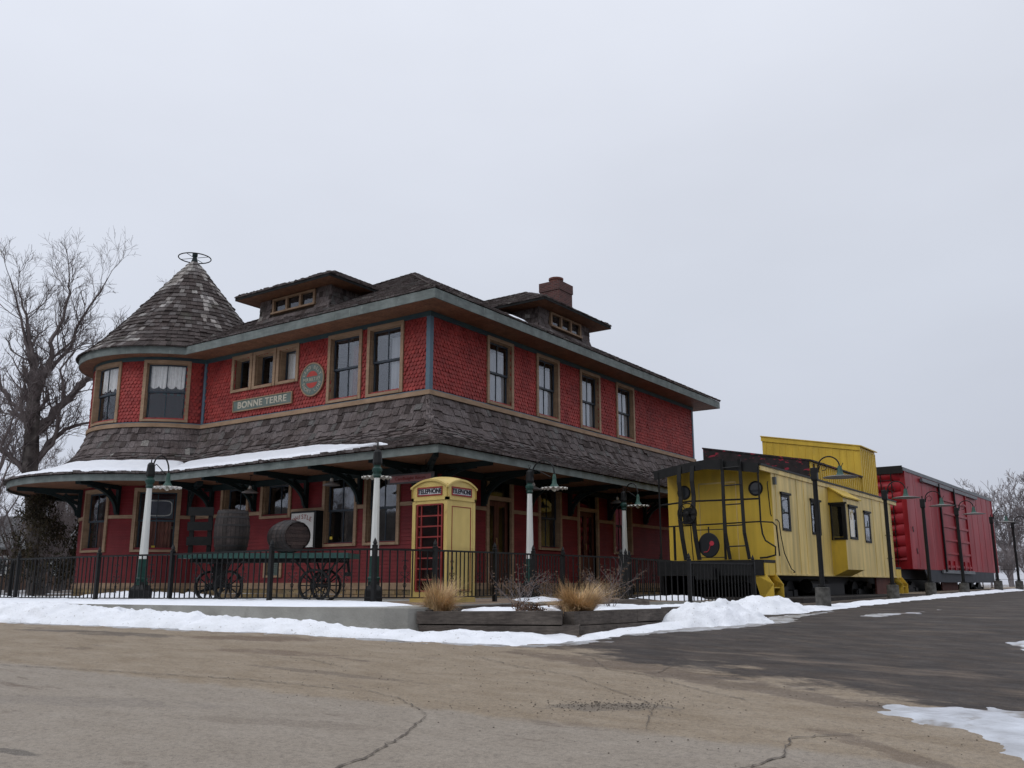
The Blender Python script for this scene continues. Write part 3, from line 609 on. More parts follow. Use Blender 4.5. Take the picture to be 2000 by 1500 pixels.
def pT(u,t,h): o,z=pprof(t,h,TSC); return wt(u,o,z)
EXP=lambda t:.27 if t<1.05 else .15
rr=random.Random(11); b=MB()
o_of=lambda t:pprof(t)[0]
shingles(b,pL,lambda t:(-10.6,o_of(t)),PL,EXP,(.09,.30),.036,rr,rag=.042)
shingles(b,pR,lambda t:(-o_of(t),19.6),PL,EXP,(.09,.30),.036,rr,rag=.042)
shingles(b,pT,lambda t:(-200,-14),PL,EXP,(.10,.30),.034,rr,light=.03,rag=.03,conv=lambda t:(TR+o_of(t)*TSC)*PI/180)
# hip caps
n=int(PL/.17)
for k in range(n):
    t=(k+1)*PL/n; t2=t-PL/n*1.3; o,z=pprof(t,.05); o2,z2=pprof(max(0,t2),.03); b.cur=tuple(c*1.15 for c in shcol(rr)); w=.115
    b.hexa([(o+w*.2,-o+w,z-.03),(o+.015,-o-.015,z),(o-.0,-o+.0,z-.06),(o-w*0,-o+w*.9,z-.08),(o2+w*.2,-o2+w,z2-.02),(o2,-o2,z2),(o2,-o2,z2-.06),(o2,-o2+w*.9,z2-.08)])
    b.hexa([(o-w,-o-w*.2,z-.03),(o+.015,-o-.015,z),(o,-o,z-.06),(o-w*.9,-o,z-.08),(o2-w,-o2-w*.2,z2-.02),(o2,-o2,z2),(o2,-o2,z2-.06),(o2-w*.9,-o2,z2-.08)])
b.build('porch_roof',M['shingle'],depot)
b=MB()   # under-boarding of the porch roof
for i in range(len(PP)-1):
    (o1,z1),(o2,z2)=PP[i],PP[i+1]; e=.02
    b.face([(-10.4,-o1,z1-e),(o1,-o1,z1-e),(o2,-o2,z2-e),(-10.4,-o2,z2-e)]); b.face([(o1,-o1,z1-e),(o1,19.5,z1-e),(o2,19.5,z2-e),(o2,-o2,z2-e)])
    for k in range(38):
        a,c=-200+k*186/38,-200+(k+1)*186/38; b.face([wt(a,o1*TSC,z1-e),wt(c,o1*TSC,z1-e),wt(c,o2*TSC,z2-e),wt(a,o2*TSC,z2-e)])
b.build('porch_decking',M['timber'],depot)
PO,PS=2.23,3.50; AJ=-38.9
def band(b,z0,z1,ol,ot,angs,xj,yend,thick=.035):
    b.box(xj,ol,-ol,-ol+thick,z0,z1); b.box(ol-thick,ol-.001,-ol+thick,yend,z0,z1-.001)
    n=int((angs[1]-angs[0])/4)
    for k in range(n):
        a,c=angs[0]+(angs[1]-angs[0])*k/n,angs[0]+(angs[1]-angs[0])*(k+1)/n
        b.hexa([wt(a,ot-thick,z0),wt(c,ot-thick,z0),wt(c,ot,z0),wt(a,ot,z0),wt(a,ot-thick,z1),wt(c,ot-thick,z1),wt(c,ot,z1),wt(a,ot,z1)])
b=MB(); band(b,3.41,3.615,PO,5.465-TR,(-200,AJ),-8.77,19.5); band(b,7.90,8.17,.93,.55,(-320,-35.7),-10.06,18.7); b.box(-14,.93,18.66,18.7,7.9,8.17); b.build('fascia',M['fascia'],depot)
b=MB(); # soffits: boards run as real strips with small joints
def soff(b,ol,ot,z,angs,y1,xl,step=.14):
    x=xl
    while x<ol-.04: b.box(x+.003,min(x+step-.003,ol-.036),-ol+.036,.0,z,z+.02); x+=step
    y=0.0
    while y<y1: b.box(.0,ol-.036,y+.003,y+step-.003,z,z+.02); y+=step
    b.face([(0,-ol+.036,z+.021),(ol-.036,-ol+.036,z+.021),(ol-.036,0,z+.021),(0,0,z+.021)])
    n=int((angs[1]-angs[0])/2)
    for k in range(n):
        a,c=angs[0]+(angs[1]-angs[0])*k/n,angs[0]+(angs[1]-angs[0])*(k+1)/n; g=.05
        b.face([wt(a+g,-.02,z-.002),wt(c-g,-.02,z-.002),wt(c-g,ot-.036,z-.002),wt(a+g,ot-.036,z-.002)])
        b.face([wt(a,-.02,z+.018),wt(c,-.02,z+.018),wt(c,ot-.036,z+.018),wt(a,ot-.036,z+.018)])
soff(b,PO,5.465-TR,PS,(-200,AJ+6),19.4,-9.6); b.build('porch_soffit',M['soffit'],depot)
b=MB(); soff(b,.93,.55,7.905,(-320,-30),18.6,-10.4,.12); b.box(-12.6,0,17.7,18.66,7.905,7.92); b.build('eave_soffit',M['soffit'],depot)
b=MB(); b.box(-13,-.02,.02,17.7,7.93,7.95); b.face([(-10.4,-.9,7.95),(0.9,-.9,7.95),(.9,18.6,7.95),(-13,18.6,7.95),(-13,0,7.95)]); b.build('attic_floor',M['timber'],depot)
# brackets
def bracket(pos,u,ow=2.05,conv=1,dg=False):
    b=MB(); w=.055/conv
    def bx(o0,o1,z0,z1): strip(b,pos,u-w,u+w,z0,z1,o0,o1)
    bx(.03,.15,2.54,3.49); bx(.15,ow,3.36,3.49); m=12; pts=[]
    for k in range(m+1):
        t=k/m*PI/2; pts.append((.15+(ow-.55)*(1-math.cos(t))*.92,2.60+.78*math.sin(t)))
    for (o0,z0),(o1,z1) in zip(pts,pts[1:]):
        dx,dz=o1-o0,z1-z0; l=math.hypot(dx,dz); nx,nz=-dz/l*.055,dx/l*.055; s=.8
        b.hexa([pos(u-w*s,o0-nx,z0-nz),pos(u+w*s,o0-nx,z0-nz),pos(u+w*s,o0+nx,z0+nz),pos(u-w*s,o0+nx,z0+nz),pos(u-w*s,o1-nx,z1-nz),pos(u+w*s,o1-nx,z1-nz),pos(u+w*s,o1+nx,z1+nz),pos(u-w*s,o1+nx,z1+nz)])
    b.hexa([pos(u-w*.6,.2,3.0),pos(u+w*.6,.2,3.0),pos(u+w*.6,.2,3.08),pos(u-w*.6,.2,3.08),pos(u-w*.6,.62,3.3),pos(u+w*.6,.62,3.3),pos(u+w*.6,.55,3.36),pos(u-w*.6,.55,3.36)])
    return b.build('bracket',M['bracket'],depot)
for x in (-9.22,-7.08,-4.70,-2.46,-.2): bracket(wl,x)
for y in (.2,2.45,4.85,7.3,10.0,12.8,15.6): bracket(wr,y)
for a in (-150,-112,-69,-27): bracket(wt,a,conv=DEG)
def wd(u,o,z): s=.70711; return (o*s-u*s,-o*s-u*s,z)
bracket(wd,0,ow=2.7)
b=MB(); b.box(-9.6,-.0,-.12,-.03,3.30,3.49); b.box(.03,.12,-.1,18,3.30,3.49); b.build('porch_plate',M['bracket'],depot)

# main hip roof
SL=(11.92-8.20)/6.93; ESl=math.hypot(1,SL); RL=6.93*ESl
nz_=1/ESl; no_=SL/ESl
def mL(u,t,h): d=(RL-t)/ESl; return (u,-.95+d-no_*h,8.2+SL*d+nz_*h)
def mR(u,t,h): d=(RL-t)/ESl; return (.95-d+no_*h,u,8.2+SL*d+nz_*h)
b=MB(); rr=random.Random(21)
shingles(b,mL,lambda t:(-12.93+(RL-t)/ESl,.95-(RL-t)/ESl),RL,.2,(.10,.26),.024,rr,light=.05)
shingles(b,mR,lambda t:(-.95+(RL-t)/ESl,18.72-(RL-t)/ESl),RL,.2,(.10,.26),.024,rr,light=.05)
b.build('main_roof',M['shingle'],depot)
b=MB(); a=[(-12.93,-.93,8.19),(.93,-.93,8.19),(.93,18.7,8.19),(-12.93,18.7,8.19)]; r1=(-6,6,11.9); r2=(-6,11.8,11.9)
b.face([a[0],a[1],r1]); b.face([a[1],a[2],r2,r1]); b.face([a[2],a[3],r2]); b.face([a[3],a[0],r1,r2]); b.build('roof_decking',M['timber'],depot)
b=MB()
for p,q in (((.95,-.95,8.22),(-6,6,11.94)),((-6,6,11.94),(-6,11.8,11.94)),((.95,18.72,8.22),(-6,11.8,11.94)),((-12.93,-.95,8.22),(-6,6,11.94))):
    P_,Q_=Vector(p),Vector(q); n=int((Q_-P_).length/.19)
    for k in range(n):
        b.cur=shcol(rr); s0=P_.lerp(Q_,k/n)+Vector((0,0,rr.uniform(.02,.035))); s1=P_.lerp(Q_,(k+1.3)/n)+Vector((0,0,.012)); b.bar(s0,s1,.19,.025)
b.build('ridge_cap',M['shingle'],depot)
# turret cone
CP=[(r_,8.15+(z_-8.15)*.918) for r_,z_ in [(3.74,8.15),(3.46,8.42),(3.10,8.80),(2.45,9.62),(1.75,10.56),(1.05,11.55),(.45,12.40),(.13,12.82)]]
cacc=[0]
for p,q in zip(CP[::-1],CP[::-1][1:]): cacc.append(cacc[-1]+math.hypot(q[0]-p[0],q[1]-p[1]))
CR=CP[::-1]; CLn=cacc[-1]
def cpf(t):
    t=max(0,min(t,CLn+.05)); i=min(len(CR)-2,next((k for k in range(len(CR)-1) if t<=cacc[k+1]),len(CR)-2)); p,q=CR[i],CR[i+1]; d=cacc[i+1]-cacc[i]; f=(t-cacc[i])/d
    return p[0]+(q[0]-p[0])*f,p[1]+(q[1]-p[1])*f,(p[1]-q[1])/d,(q[0]-p[0])/d
def pC(u,t,h):
    r,z,nx,nz=cpf(t); a=R(u); r+=nx*h; z+=nz*h; return (TC[0]+r*math.cos(a),TC[1]+r*math.sin(a),z)
def conec(rr,u,t):
    r=rr.random(); f=t/CLn
    mot=float(fbm(np.array(u*.06),np.array(t*.8),3))
    pl=1.0-.98*f+(mot-.5)*2.2
    if r<pl: g=rr.uniform(.28,.48); return (g,g*.95,g*.90)
    if r<pl+.3: g=rr.uniform(.13,.20); return (g*1.05,g*.95,g*.92)
    g=rr.uniform(.055,.10); return (g*1.1,g*.9,g*.85)
b=MB(); rr=random.Random(31)
shingles(b,pC,lambda t:(-330,30),CLn,.24,(.11,.27),.030,rr,conv=lambda t:cpf(t)[0]*PI/180,colf=conec,rag=.015)
b.build('turret_roof',M['shingle'],depot)
b=MB(); b.lathe([(r-.03,z-.01) for r,z in CP],40,T=lambda p:(p[0]+TC[0],p[1]+TC[1],p[2])); b.build('turret_decking',M['timber'],depot)
b=MB(); TT=lambda p:(p[0]*.8+TC[0],p[1]*.8+TC[1],p[2]-.385); b.lathe([(.17,12.72),(.16,12.86),(.11,12.98),(.09,13.06),(.13,13.08),(.13,13.18),(.06,13.20),(0,13.2)],10,T=TT)
fin=b.build('finial',M['bracket'],depot); b=MB()
ring=[(TC[0]+.60*math.cos(a*PI/16),TC[1]+.60*math.sin(a*PI/16),12.62) for a in range(33)]; b.tube(ring,.022,6,cap=False)
for a in (0,PI/2): b.tube([(TC[0]-0.60*math.cos(a+.4),TC[1]-0.60*math.sin(a+.4),12.62),(TC[0]+0.60*math.cos(a+.4),TC[1]+0.60*math.sin(a+.4),12.62)],.012,5)
b.build('finial_ring',M['black'],fin)

# dormers: built facing -Y with the front wall on y=.45, width 3.25
def dormer(T,nwin,seed):
    rr=random.Random(seed); hw=1.62; zf=8.93; zs=9.70
    b=MB(); b.face([T((-hw,.45,zf-.4)),T((hw,.45,zf-.4)),T((hw,.45,zs)),T((-hw,.45,zs))])
    for s in (-1,1): b.face([T((s*hw,.45,zf-.4)),T((s*hw,2.6,zf)),T((s*hw,2.6,zs)),T((s*hw,.45,zs))])
    root=b.build('dormer',M['timber'],depot)
    wh=(-1.03,1.03,9.16,9.66); b=MB()
    # flaring shingled wall: extra outward kick toward the base
    def kick(z): return .03+.20*max(0,(9.20-z)/.4)**1.5
    for row in range(5):
        zt=9.72-row*.17; zb=max(zt-.20,8.66)
        for side_ in (0,1,2):
            u=-hw-.1 if side_==0 else .45; ue=hw+.1 if side_==0 else 2.4
            while u<ue:
                w=rr.uniform(.10,.24); e=min(u+w,ue); jb=zb+rr.uniform(-.03,.02); b.cur=tuple(c*1.1 for c in shcol(rr,.03))
                if side_==0:
                    if not (overl(u+.05,e-.05,zb+.04,zt-.04,[wh])): b.hexa([T((u+.004,.45-kick(jb)-.03,jb)),T((e-.004,.45-kick(jb)-.03,jb)),T((e-.004,.46-kick(jb),jb)),T((u+.004,.46-kick(jb),jb)),T((u+.004,.44-kick(zt),zt)),T((e-.004,.44-kick(zt),zt)),T((e-.004,.47,zt)),T((u+.004,.47,zt))])
                elif True:
                    s=1 if side_==1 else -1; zr=8.2+SL*(u+.95)
                    if zt>zr: b.hexa([T((s*(hw+kick(jb)+.03),u+.004,jb)),T((s*(hw+kick(jb)+.03),e-.004,jb)),T((s*hw,e-.004,jb)),T((s*hw,u+.004,jb)),T((s*(hw+kick(zt)),u+.004,zt)),T((s*(hw+kick(zt)),e-.004,zt)),T((s*(hw-.02),e-.004,zt)),T((s*(hw-.02),u+.004,zt))])
                u=e
    b.build('wall_shingles',M['shingle'],root)
    b=MB(); b.box(-1.03,1.03,.34,.45,9.60,9.67,T); b.box(-1.06,1.06,.31,.45,9.14,9.20,T)
    for k in range(4):
        x=-1.03+k*(2.06-.09)/3; b.box(x,x+.09,.345,.44,9.20,9.60,T)
    b.build('dormer_window',M['trim'],root)
    b=MB()
    for k in range(3):
        x=-1.03+.09+k*(2.06-.09)/3; b.box(x,x+.57,.425,.43,9.20,9.60,T)
    b.build('dormer_glass',M['glassdark'],root)
    ho=hw+.65; y0=-.20; zr0=9.80; sl=.50; rl=ho; run=math.hypot(1,sl)
    b=MB(); b.face([T((-ho,y0,9.70)),T((ho,y0,9.70)),T((ho,3.2,9.70)),T((-ho,3.2,9.70))]); b.build('dormer_soffit',M['soffit'],root)
    b=MB(); b.box(-ho,ho,y0-.02,y0,9.70,9.79,T); b.box(ho-.001,ho+.02,y0,2.2,9.70,9.79,T); b.box(-ho-.02,-ho+.001,y0,2.2,9.70,9.79,T); b.build('dormer_fascia',M['dark'],root)
    b=MB(); Lr=ho*run; n_o=sl/run; n_z=1/run
    def dF(u,t,h): d=(Lr-t)/run; return T((u,y0-.04+d-n_o*h,zr0+sl*d+n_z*h))
    shingles(b,dF,lambda t:(-ho+(Lr-t)/run,ho-(Lr-t)/run),Lr,.18,(.10,.24),.022,rr,light=.06)
    for s in (-1,1):
        def dS(u,t,h,s=s): d=(Lr-t)/run; return T((s*(ho+.04-d+n_o*h),u,zr0+sl*d+n_z*h))
        shingles(b,dS,lambda t:(y0+(Lr-t)/run,1.9+ (Lr-t)/run*.95+.3),Lr,.18,(.10,.24),.022,rr,light=.06)
    b.build('dormer_roof',M['shingle'],root)
    b=MB(); zp=zr0+sl*ho-.01
    b.face([T((-ho,y0,zr0-.01)),T((ho,y0,zr0-.01)),T((0,y0+ho,zp))])
    for s in (-1,1): b.face([T((s*ho,y0,zr0-.01)),T((s*ho,2.3,zr0-.01)),T((0,4.8,zp)),T((0,y0+ho,zp))])
    b.build('dormer_decking',M['timber'],root)
    b=MB()
    for k in range(16):
        for s in (-1,1):
            b.cur=shcol(rr); f0,f1=k/16,(k+1.25)/16; b.bar(T((s*ho*(1-f0),y0+ho*f0,zr0+.03+sl*ho*f0)),T((s*ho*(1-f1),y0+ho*f1,zr0+.015+sl*ho*f1)),.17,.022)
    for k in range(10): b.cur=shcol(rr); b.bar(T((0,y0+ho+k*.24,zp+.045)),T((0,y0+ho+k*.24+.3,zp+.03)),.19,.022)
    b.build('ridge_cap',M['shingle'],root)
dormer(lambda p:(p[0]-6.25,p[1],p[2]),3,41)
dormer(lambda p:(-p[1],p[0]+7.93,p[2]),3,42)
# chimney
b=MB(); x1,y0=-3.20,12.0
b.box(x1-.96,x1+.02,y0-.02,y0+1.02,9.5,12.43); b.box(x1-.98,x1+.05,y0-.05,y0+1.05,12.43,12.82)
ch=b.build('chimney',M['brick'],depot); b=MB(); b.lathe([(.28,12.82),(.28,13.0),(.32,13.02),(.32,13.10),(.22,13.10),(.22,12.82)],14,T=lambda p:(p[0]-3.66,p[1]+12.5,p[2])); b.build('flue_pot',material('terracotta',(.16,.065,.05),.8),ch)
# snow lying on the porch roof (only on the shaded street front and turret)
def roofsnow(name,pos,u0,u1,tfun,nu,nt,T_=.085,seed=0,conv=1):
    b=MB(); base=0; G_=[]
    for i in range(nu+1):
        u=u0+(u1-u0)*i/nu; ta,tb=tfun(u); row=[]
        for j in range(nt+1):
            f=j/nt; t=ta+(tb-ta)*f
            e=min(f,1-f)*nt; eu=min(i,nu-i)
            h=T_*min(1,.05+e*.45)*min(1,eu*.3)*(1+.5*(float(fbm(np.array(u*conv*1.7+seed),np.array(t*2.0),3))-.5))
            row.append(pos(u,t,.030+h if (0<j<nt and 0<i<nu) else .012))
        G_.append(row)
    b.v=[p for r_ in G_ for p in r_]
    for i in range(nu):
        for j in range(nt): a=i*(nt+1)+j; b.f.append((a,a+1,a+nt+2,a+nt+1)); b.c.append((1,1,1))
    return b.build(name,M['snow'],None,smooth=True,kind='structure')
TS=1.52
def nzf(x,s): return float(fbm(np.array(x*1.9+s),np.array(s*3.3),4))-.47
roofsnow('roof_snow',pL,-9.55,-.15,lambda u:(TS+.10*nzf(u,1)*3+max(0,(u+3.2)*.32),PL-.10+.16*nzf(u*2.2,2)-max(0,(u+2.2))*.42),150,22)
roofsnow('roof_snow',pT,-112,-32,lambda u:(TS+.12*nzf(u*.1,3)*2+max(0,(-92-u)*.036),PL-.12+.12*nzf(u*.2,4)-max(0,(-102-u)*.01)),90,22,conv=.09)
roofsnow('roof_snow',pR,11.6,19,lambda u:(PL-.62+.2*nzf(u*2,5),PL-.42+.1*nzf(u*2,6)),60,6,.02)
roofsnow('roof_snow',mR,3.0,4.0,lambda u:(RL-.62+.2*nzf(u*4,7),RL-.28+.1*nzf(u*3,8)),14,5,.04)
roofsnow('roof_snow',pT,-150,-112,lambda u:(1.45+.1*nzf(u*.2,9),1.62+.2*nzf(u*.2,10)),30,4,.02)

# ======================= SIGNS ON THE DEPOT =======================
t=thing('station_sign','long grey board with cream letters BONNE TERRE on the red upper wall','sign',(-7.02,-.035,6.05))
b=MB(); b.box(-1.41,1.41,-.035,0,-.165,.165); b.build('sign_board',M['signgreen'],t)
b=MB(); b.box(-1.44,1.44,-.05,0,-.195,-.165); b.box(-1.44,1.44,-.05,0,.165,.195); b.box(-1.44,-1.41,-.05,0,-.165,.165); b.box(1.41,1.44,-.05,0,-.165,.165); b.build('frame',M['trim'],t)
boldtext('BONNE TERRE',.30,M['signcream'],t,lambda dx,dz,dy:Matrix.Translation((dx,-.040-dy,dz))@FACE_L,.011,sx=1.15,space=1.08)
t=thing('round_sign','round railway emblem sign reading LEAD BELT SHORT LINE between upper windows','sign',(-4.70,-.04,6.50))
RY=lambda p:(p[0],-p[2],p[1])
b=MB(); b.lathe([(0,.03),(.50,.03),(.50,0)],40,T=RY); b.build('sign_board',M['signgreen'],t)
b=MB(); b.lathe([(.50,0),(.50,.045),(.535,.045),(.535,0)],40,T=RY); b.build('rim',M['trim'],t)
b=MB()
for a0 in (R(22),R(202)):
    arc=[(.27*math.cos(a0+k*R(136)/16),.27*math.sin(a0+k*R(136)/16)) for k in range(17)]; b.face([(x,-.036,z) for x,z in arc])
b.build('emblem_centre',material('emblem_red',(.42,.05,.04),.6),t)
me=[]
for i,c in enumerate('LEAD BELT'):
    if c!=' ':
        a=R(156-i*16.5); me.append(text(c,.15,M['signcream'],'lettering',t,Matrix.Translation((.385*math.cos(a),-.038,.385*math.sin(a)))@Matrix.Rotation(PI/2-a,4,'Y')@FACE_L,bold=.004))
for i,c in enumerate('SHORT LINE'):
    if c!=' ':
        a=R(198+i*16); me.append(text(c,.14,M['signcream'],'lettering',t,Matrix.Translation((.385*math.cos(a),-.038,.385*math.sin(a)))@Matrix.Rotation(-PI/2-a,4,'Y')@FACE_L,bold=.004))
me.append(text('M.R.&B.T.RY',.145,M['signcream'],'lettering',t,Matrix.Translation((0,-.038,0))@FACE_L,bold=.004,sx=1.0))
bm_=MB()
for m_ in me: bm_.add([tuple(v.co) for v in m_.vertices],[tuple(p.vertices) for p in m_.polygons])
bm_.build('lettering',M['signcream'],t)
t=thing('hanging_sign','narrow grey and pink sign hanging on a rod under the porch corner','sign',(.28,-1.0,3.02),R(2))
b=MB(); b.box(-.78,.78,-.015,.015,-.13,.13); b.build('sign_board',material('slate_board',(.10,.09,.095),.6),t)
b=MB(); b.box(-.69,.69,-.022,-.015,-.085,.085); b.build('inner_panel',material('pink_panel',(.32,.14,.14),.6),t)
put(text('Candlelight Room',.13,M['redtrim'],'lettering',t,Matrix.Translation((0,-.024,0))@FACE_L,bold=.002,sx=1.1),'lettering',t)
b=MB(); b.tube([(-.5,0,.13),(-.5,0,.47)],.008,5); b.tube([(.5,0,.13),(.5,0,.47)],.008,5); b.build('hanger_rod',M['black'],t)
t=thing('poster_board','white board lettered WHISTLE in a black box frame on the front wall','sign',(-4.47,-.02,1.86))
b=MB(); b.box(-.54,.54,-.34,-.05,-.52,.56); b.build('box_frame',M['black'],t)
b=MB(); b.box(-.50,.46,-.352,-.34,-.50,.50); b.build('panel',material('poster_white',(.58,.57,.55),.6,(.5,.49,.47),2),t)
me=[]
for i,c in enumerate('WHISTLE'):
    x=(i-3)*.115; z=.385-abs(i-3)**2*.009; me.append(text(c,.19,M['redtrim'],'lettering',t,Matrix.Translation((x-.02,-.354,z))@Matrix.Rotation(R((i-3)*4),4,'Y')@FACE_L,bold=.008,sx=1.0))
bm_=MB()
for m_ in me: bm_.add([tuple(v.co) for v in m_.vertices],[tuple(p.vertices) for p in m_.polygons])
bm_.build('lettering',M['redtrim'],t)
b=MB(); b.tube([(.1+.16*math.cos(a*PI/12),-.357,-.05+.13*math.sin(a*PI/12)) for a in range(15)],.012,5); b.build('painted_curl',M['black'],t)
yl=material('yellow_sticker',(.60,.45,.05),.6)
for loc,rz,lb in (((-3.62,-.02,1.62),0,'small yellow sticker on the lower street front window'),((TC[0]+3.0*math.cos(R(-46)),TC[1]+3.0*math.sin(R(-46)),1.50),R(44),'small yellow sticker low on the turret window pane')):
    b=MB(); b.box(-.055,.055,-.004,0,-.04,.04); b.box(-.02,.02,-.006,-.004,-.02,.015); q=b.build('window_sticker',yl); q.location=loc; q.rotation_euler=(0,0,rz); tag(q,lb,'sticker')
# neon tube sign inside the turret window (unlit)
t=thing('neon_sign','unlit white tube sign behind the turret ground floor window','sign',(TC[0]+2.85*math.cos(R(-45)),TC[1]+2.85*math.sin(R(-45)),2.78),R(45))
b=MB(); pts=[]
for k in range(33):
    a=2*PI*k/32; c,s_=math.cos(a),math.sin(a); pts.append((.42*math.copysign(abs(c)**.45,c),0,.25*math.copysign(abs(s_)**.45,s_)))
b.tube(pts,.018,6,cap=False); b.build('outline_tube',M['white'],t)
b=MB(); b.box(-.46,.46,.03,.04,-.34,.30); b.build('backing',material('sign_backing',(.09,.10,.13),.5),t)
me_=text('OPEN',.24,M['shade_grey'],'lettering',t,Matrix.Translation((0,-.01,0))@FACE_L,bold=.0); 

# ======================= LAMPS =======================
def wavy(b,r,z,T=None,nw=16,n=64,rise=.06,amp=.022):
    T=T or (lambda p:p); rs=[.06,.18,r*.75,r]; base=len(b.v)
    for i,q in enumerate(rs):
        for k in range(n):
            a=2*PI*k/n; f=(i/3)**2; b.v.append(T((q*math.cos(a),q*math.sin(a),z+rise*(1-q/r)+amp*f*math.sin(nw*a))))
    for i in range(3):
        for k in range(n): a=base+i*n+k; c=base+i*n+(k+1)%n; b.f.append((a,c,c+n,a+n)); b.c.append(b.cur)
def gooseneck(t,x,z0,z1,reach,bell_z,mat=None,r=.018):
    b=MB(); P=[(x,0,z0),(x,0,z0+.14)]; m=14; R_=reach/2
    for k in range(m+1):
        a=PI-PI*k/m; P.append((x+R_+R_*math.cos(a),0,z1-R_+R_*math.sin(a)*1.0))
    P.append((x+reach,0,bell_z+.24)); b.tube(P,r,7); return b
def porch_lamp(label,loc,rz):
    t=thing('post_lamp',label,'street lamp',loc,rz,'white and green post lamps along the platform')
    b=MB(); s=1.18; b.lathe([(.21*s,0),(.21*s,.24),(.20*s,.27),(.13*s,.36),(.125*s,.42)],4,phase=PI/4); b.build('base',M['black'],t)
    b=MB(); b.lathe([(.13,.36),(.12,.46),(.135,.47),(.135,.50),(.108,.52),(.104,.92)],8,phase=PI/8); b.build('lower_column',M['green'],t)
    b=MB(); b.lathe([(.094,.92),(.060,2.51)],8,phase=PI/8); b.build('column',M['white'],t)
    b=MB(); b.lathe([(.064,2.49),(.082,2.53),(.070,2.57),(.102,2.63),(.102,2.68),(.072,2.72),(.078,2.76)],12); b.build('collar',M['green'],t)
    b=MB(); b.lathe([(.085,2.75),(.10,2.80),(.082,3.02),(.05,3.07),(0,3.08)],8); b.tube([(0,0,3.05),(0,0,3.13)],.014,6)
    b.tube([(.035*math.cos(a),0,3.165+.035*math.sin(a)) for a in [k*PI/5 for k in range(11)]],.006,5,cap=False); b.build('cap',M['black'],t)
    b=gooseneck(t,.08,2.86,3.28,.64,2.60); b.tube([(.1,0,2.9),(.13,0,3.02),(.2,0,3.06),(.3,0,3.02),(.5,0,2.92),(.62,0,2.86)],.011,5); b.build('arm',M['black'],t)
    b=MB(); b.lathe([(.03,2.92),(.045,2.86),(.05,2.78),(.06,2.70),(.10,2.64),(.12,2.61)],14,T=lambda p:(p[0]+.72,p[1],p[2])); b.build('lamp_bell',M['verdigris'],t,smooth=True)
    b=MB(); wavy(b,.32,2.575,T=lambda p:(p[0]+.72,p[1],p[2])); b.build('lamp_shade',M['shade'],t,smooth=True)
    b=MB(); b.lathe([(0,2.50),(.045,2.52),(.05,2.57),(.03,2.61)],10,T=lambda p:(p[0]+.72,p[1],p[2])); b.build('bulb',material('milk_bulb',(.6,.58,.5),.3),t,smooth=True)
    return t
L1=porch_lamp('white and green post lamp at the left end of the baggage cart',(-2.32,-6.90,-.075),R(114))
dup(L1,(3.28,-5.42,-.07),R(134),'white and green post lamp between the baggage cart and telephone box')
dup(L1,(3.68,-.45,-.02),R(0),'white and green post lamp just right of the telephone box')
dup(L1,(2.95,5.75,.0),R(-26),'white and green post lamp farthest along the porch beside the caboose')
dup(L1,(-6.55,-8.6,-.12),R(-20),'white and green post lamp at the far left with only its shade in frame')
def lot_lamp(label,loc,rz,first=None):
    if first: return dup(first,loc,rz,label)
    t=thing('pole_lamp',label,'street lamp',loc,rz,'black pole lamps along the parked railway cars')
    b=MB(); b.lathe([(.165,-.25),(.16,.40),(0,.42)],16); b.build('concrete_base',material('mossy_concrete',(.115,.11,.10),.9,(.05,.048,.042),9,bump=.6),t)
    b=MB(); b.tube([(0,0,.38),(0,0,2.95)],[.055,.05],10); b.lathe([(.10,.42),(.10,.45),(0,.46)],8); b.build('pole',M['black'],t)
    b=MB(); b.lathe([(.085,2.72),(.10,2.76),(.10,3.0),(0,3.02)],4,phase=PI/4); b.tube([(0,0,3.0),(0,0,3.10)],.02,6); b.build('cap',M['black'],t)
    b=gooseneck(t,.09,2.9,3.24,.46,2.74,r=.016); b.tube([(.1,0,2.95),(.13,0,3.05),(.22,0,3.1),(.29,0,3.02),(.24,0,2.94),(.17,0,2.94)],.009,5); b.tube([(.58,0,2.98),(.63,0,3.08)],.008,5); b.build('arm',M['black'],t)
    b=MB(); b.lathe([(.03,3.02),(.05,2.98),(.055,2.90),(.075,2.83),(.11,2.80)],12,T=lambda p:(p[0]+.55,p[1],p[2])); b.build('lamp_bell',M['verdigris'],t,smooth=True)
    b=MB(); b.lathe([(.08,2.81),(.3,2.785),(.37,2.77),(.37,2.762),(.2,2.77),(0,2.78)],24,T=lambda p:(p[0]+.55,p[1],p[2])); b.build('lamp_shade',M['shade_grey'],t,smooth=True)
    return t
P1=lot_lamp('black pole lamp on a concrete stub in front of the yellow caboose bay window',(10.07,1.43,-.17),R(4))
for (x,y,z),lb in (((10.0,8.03,-.12),'black pole lamp at the far end of the yellow caboose'),((10.15,12.25,-.06),'black pole lamp before the near end of the red boxcar'),((10.4,16.56,-.06),'black pole lamp before the ribbed door of the red boxcar'),((10.5,23.8,.04),'black pole lamp at the far end of the red boxcar'),((10.79,27.9,.04),'black pole lamp beyond the red boxcar against the bare trees'),((11.75,33.3,.06),'farthest black pole lamp, its arm at the right edge')):
    lot_lamp(lb,(x,y,z),R(4),P1)
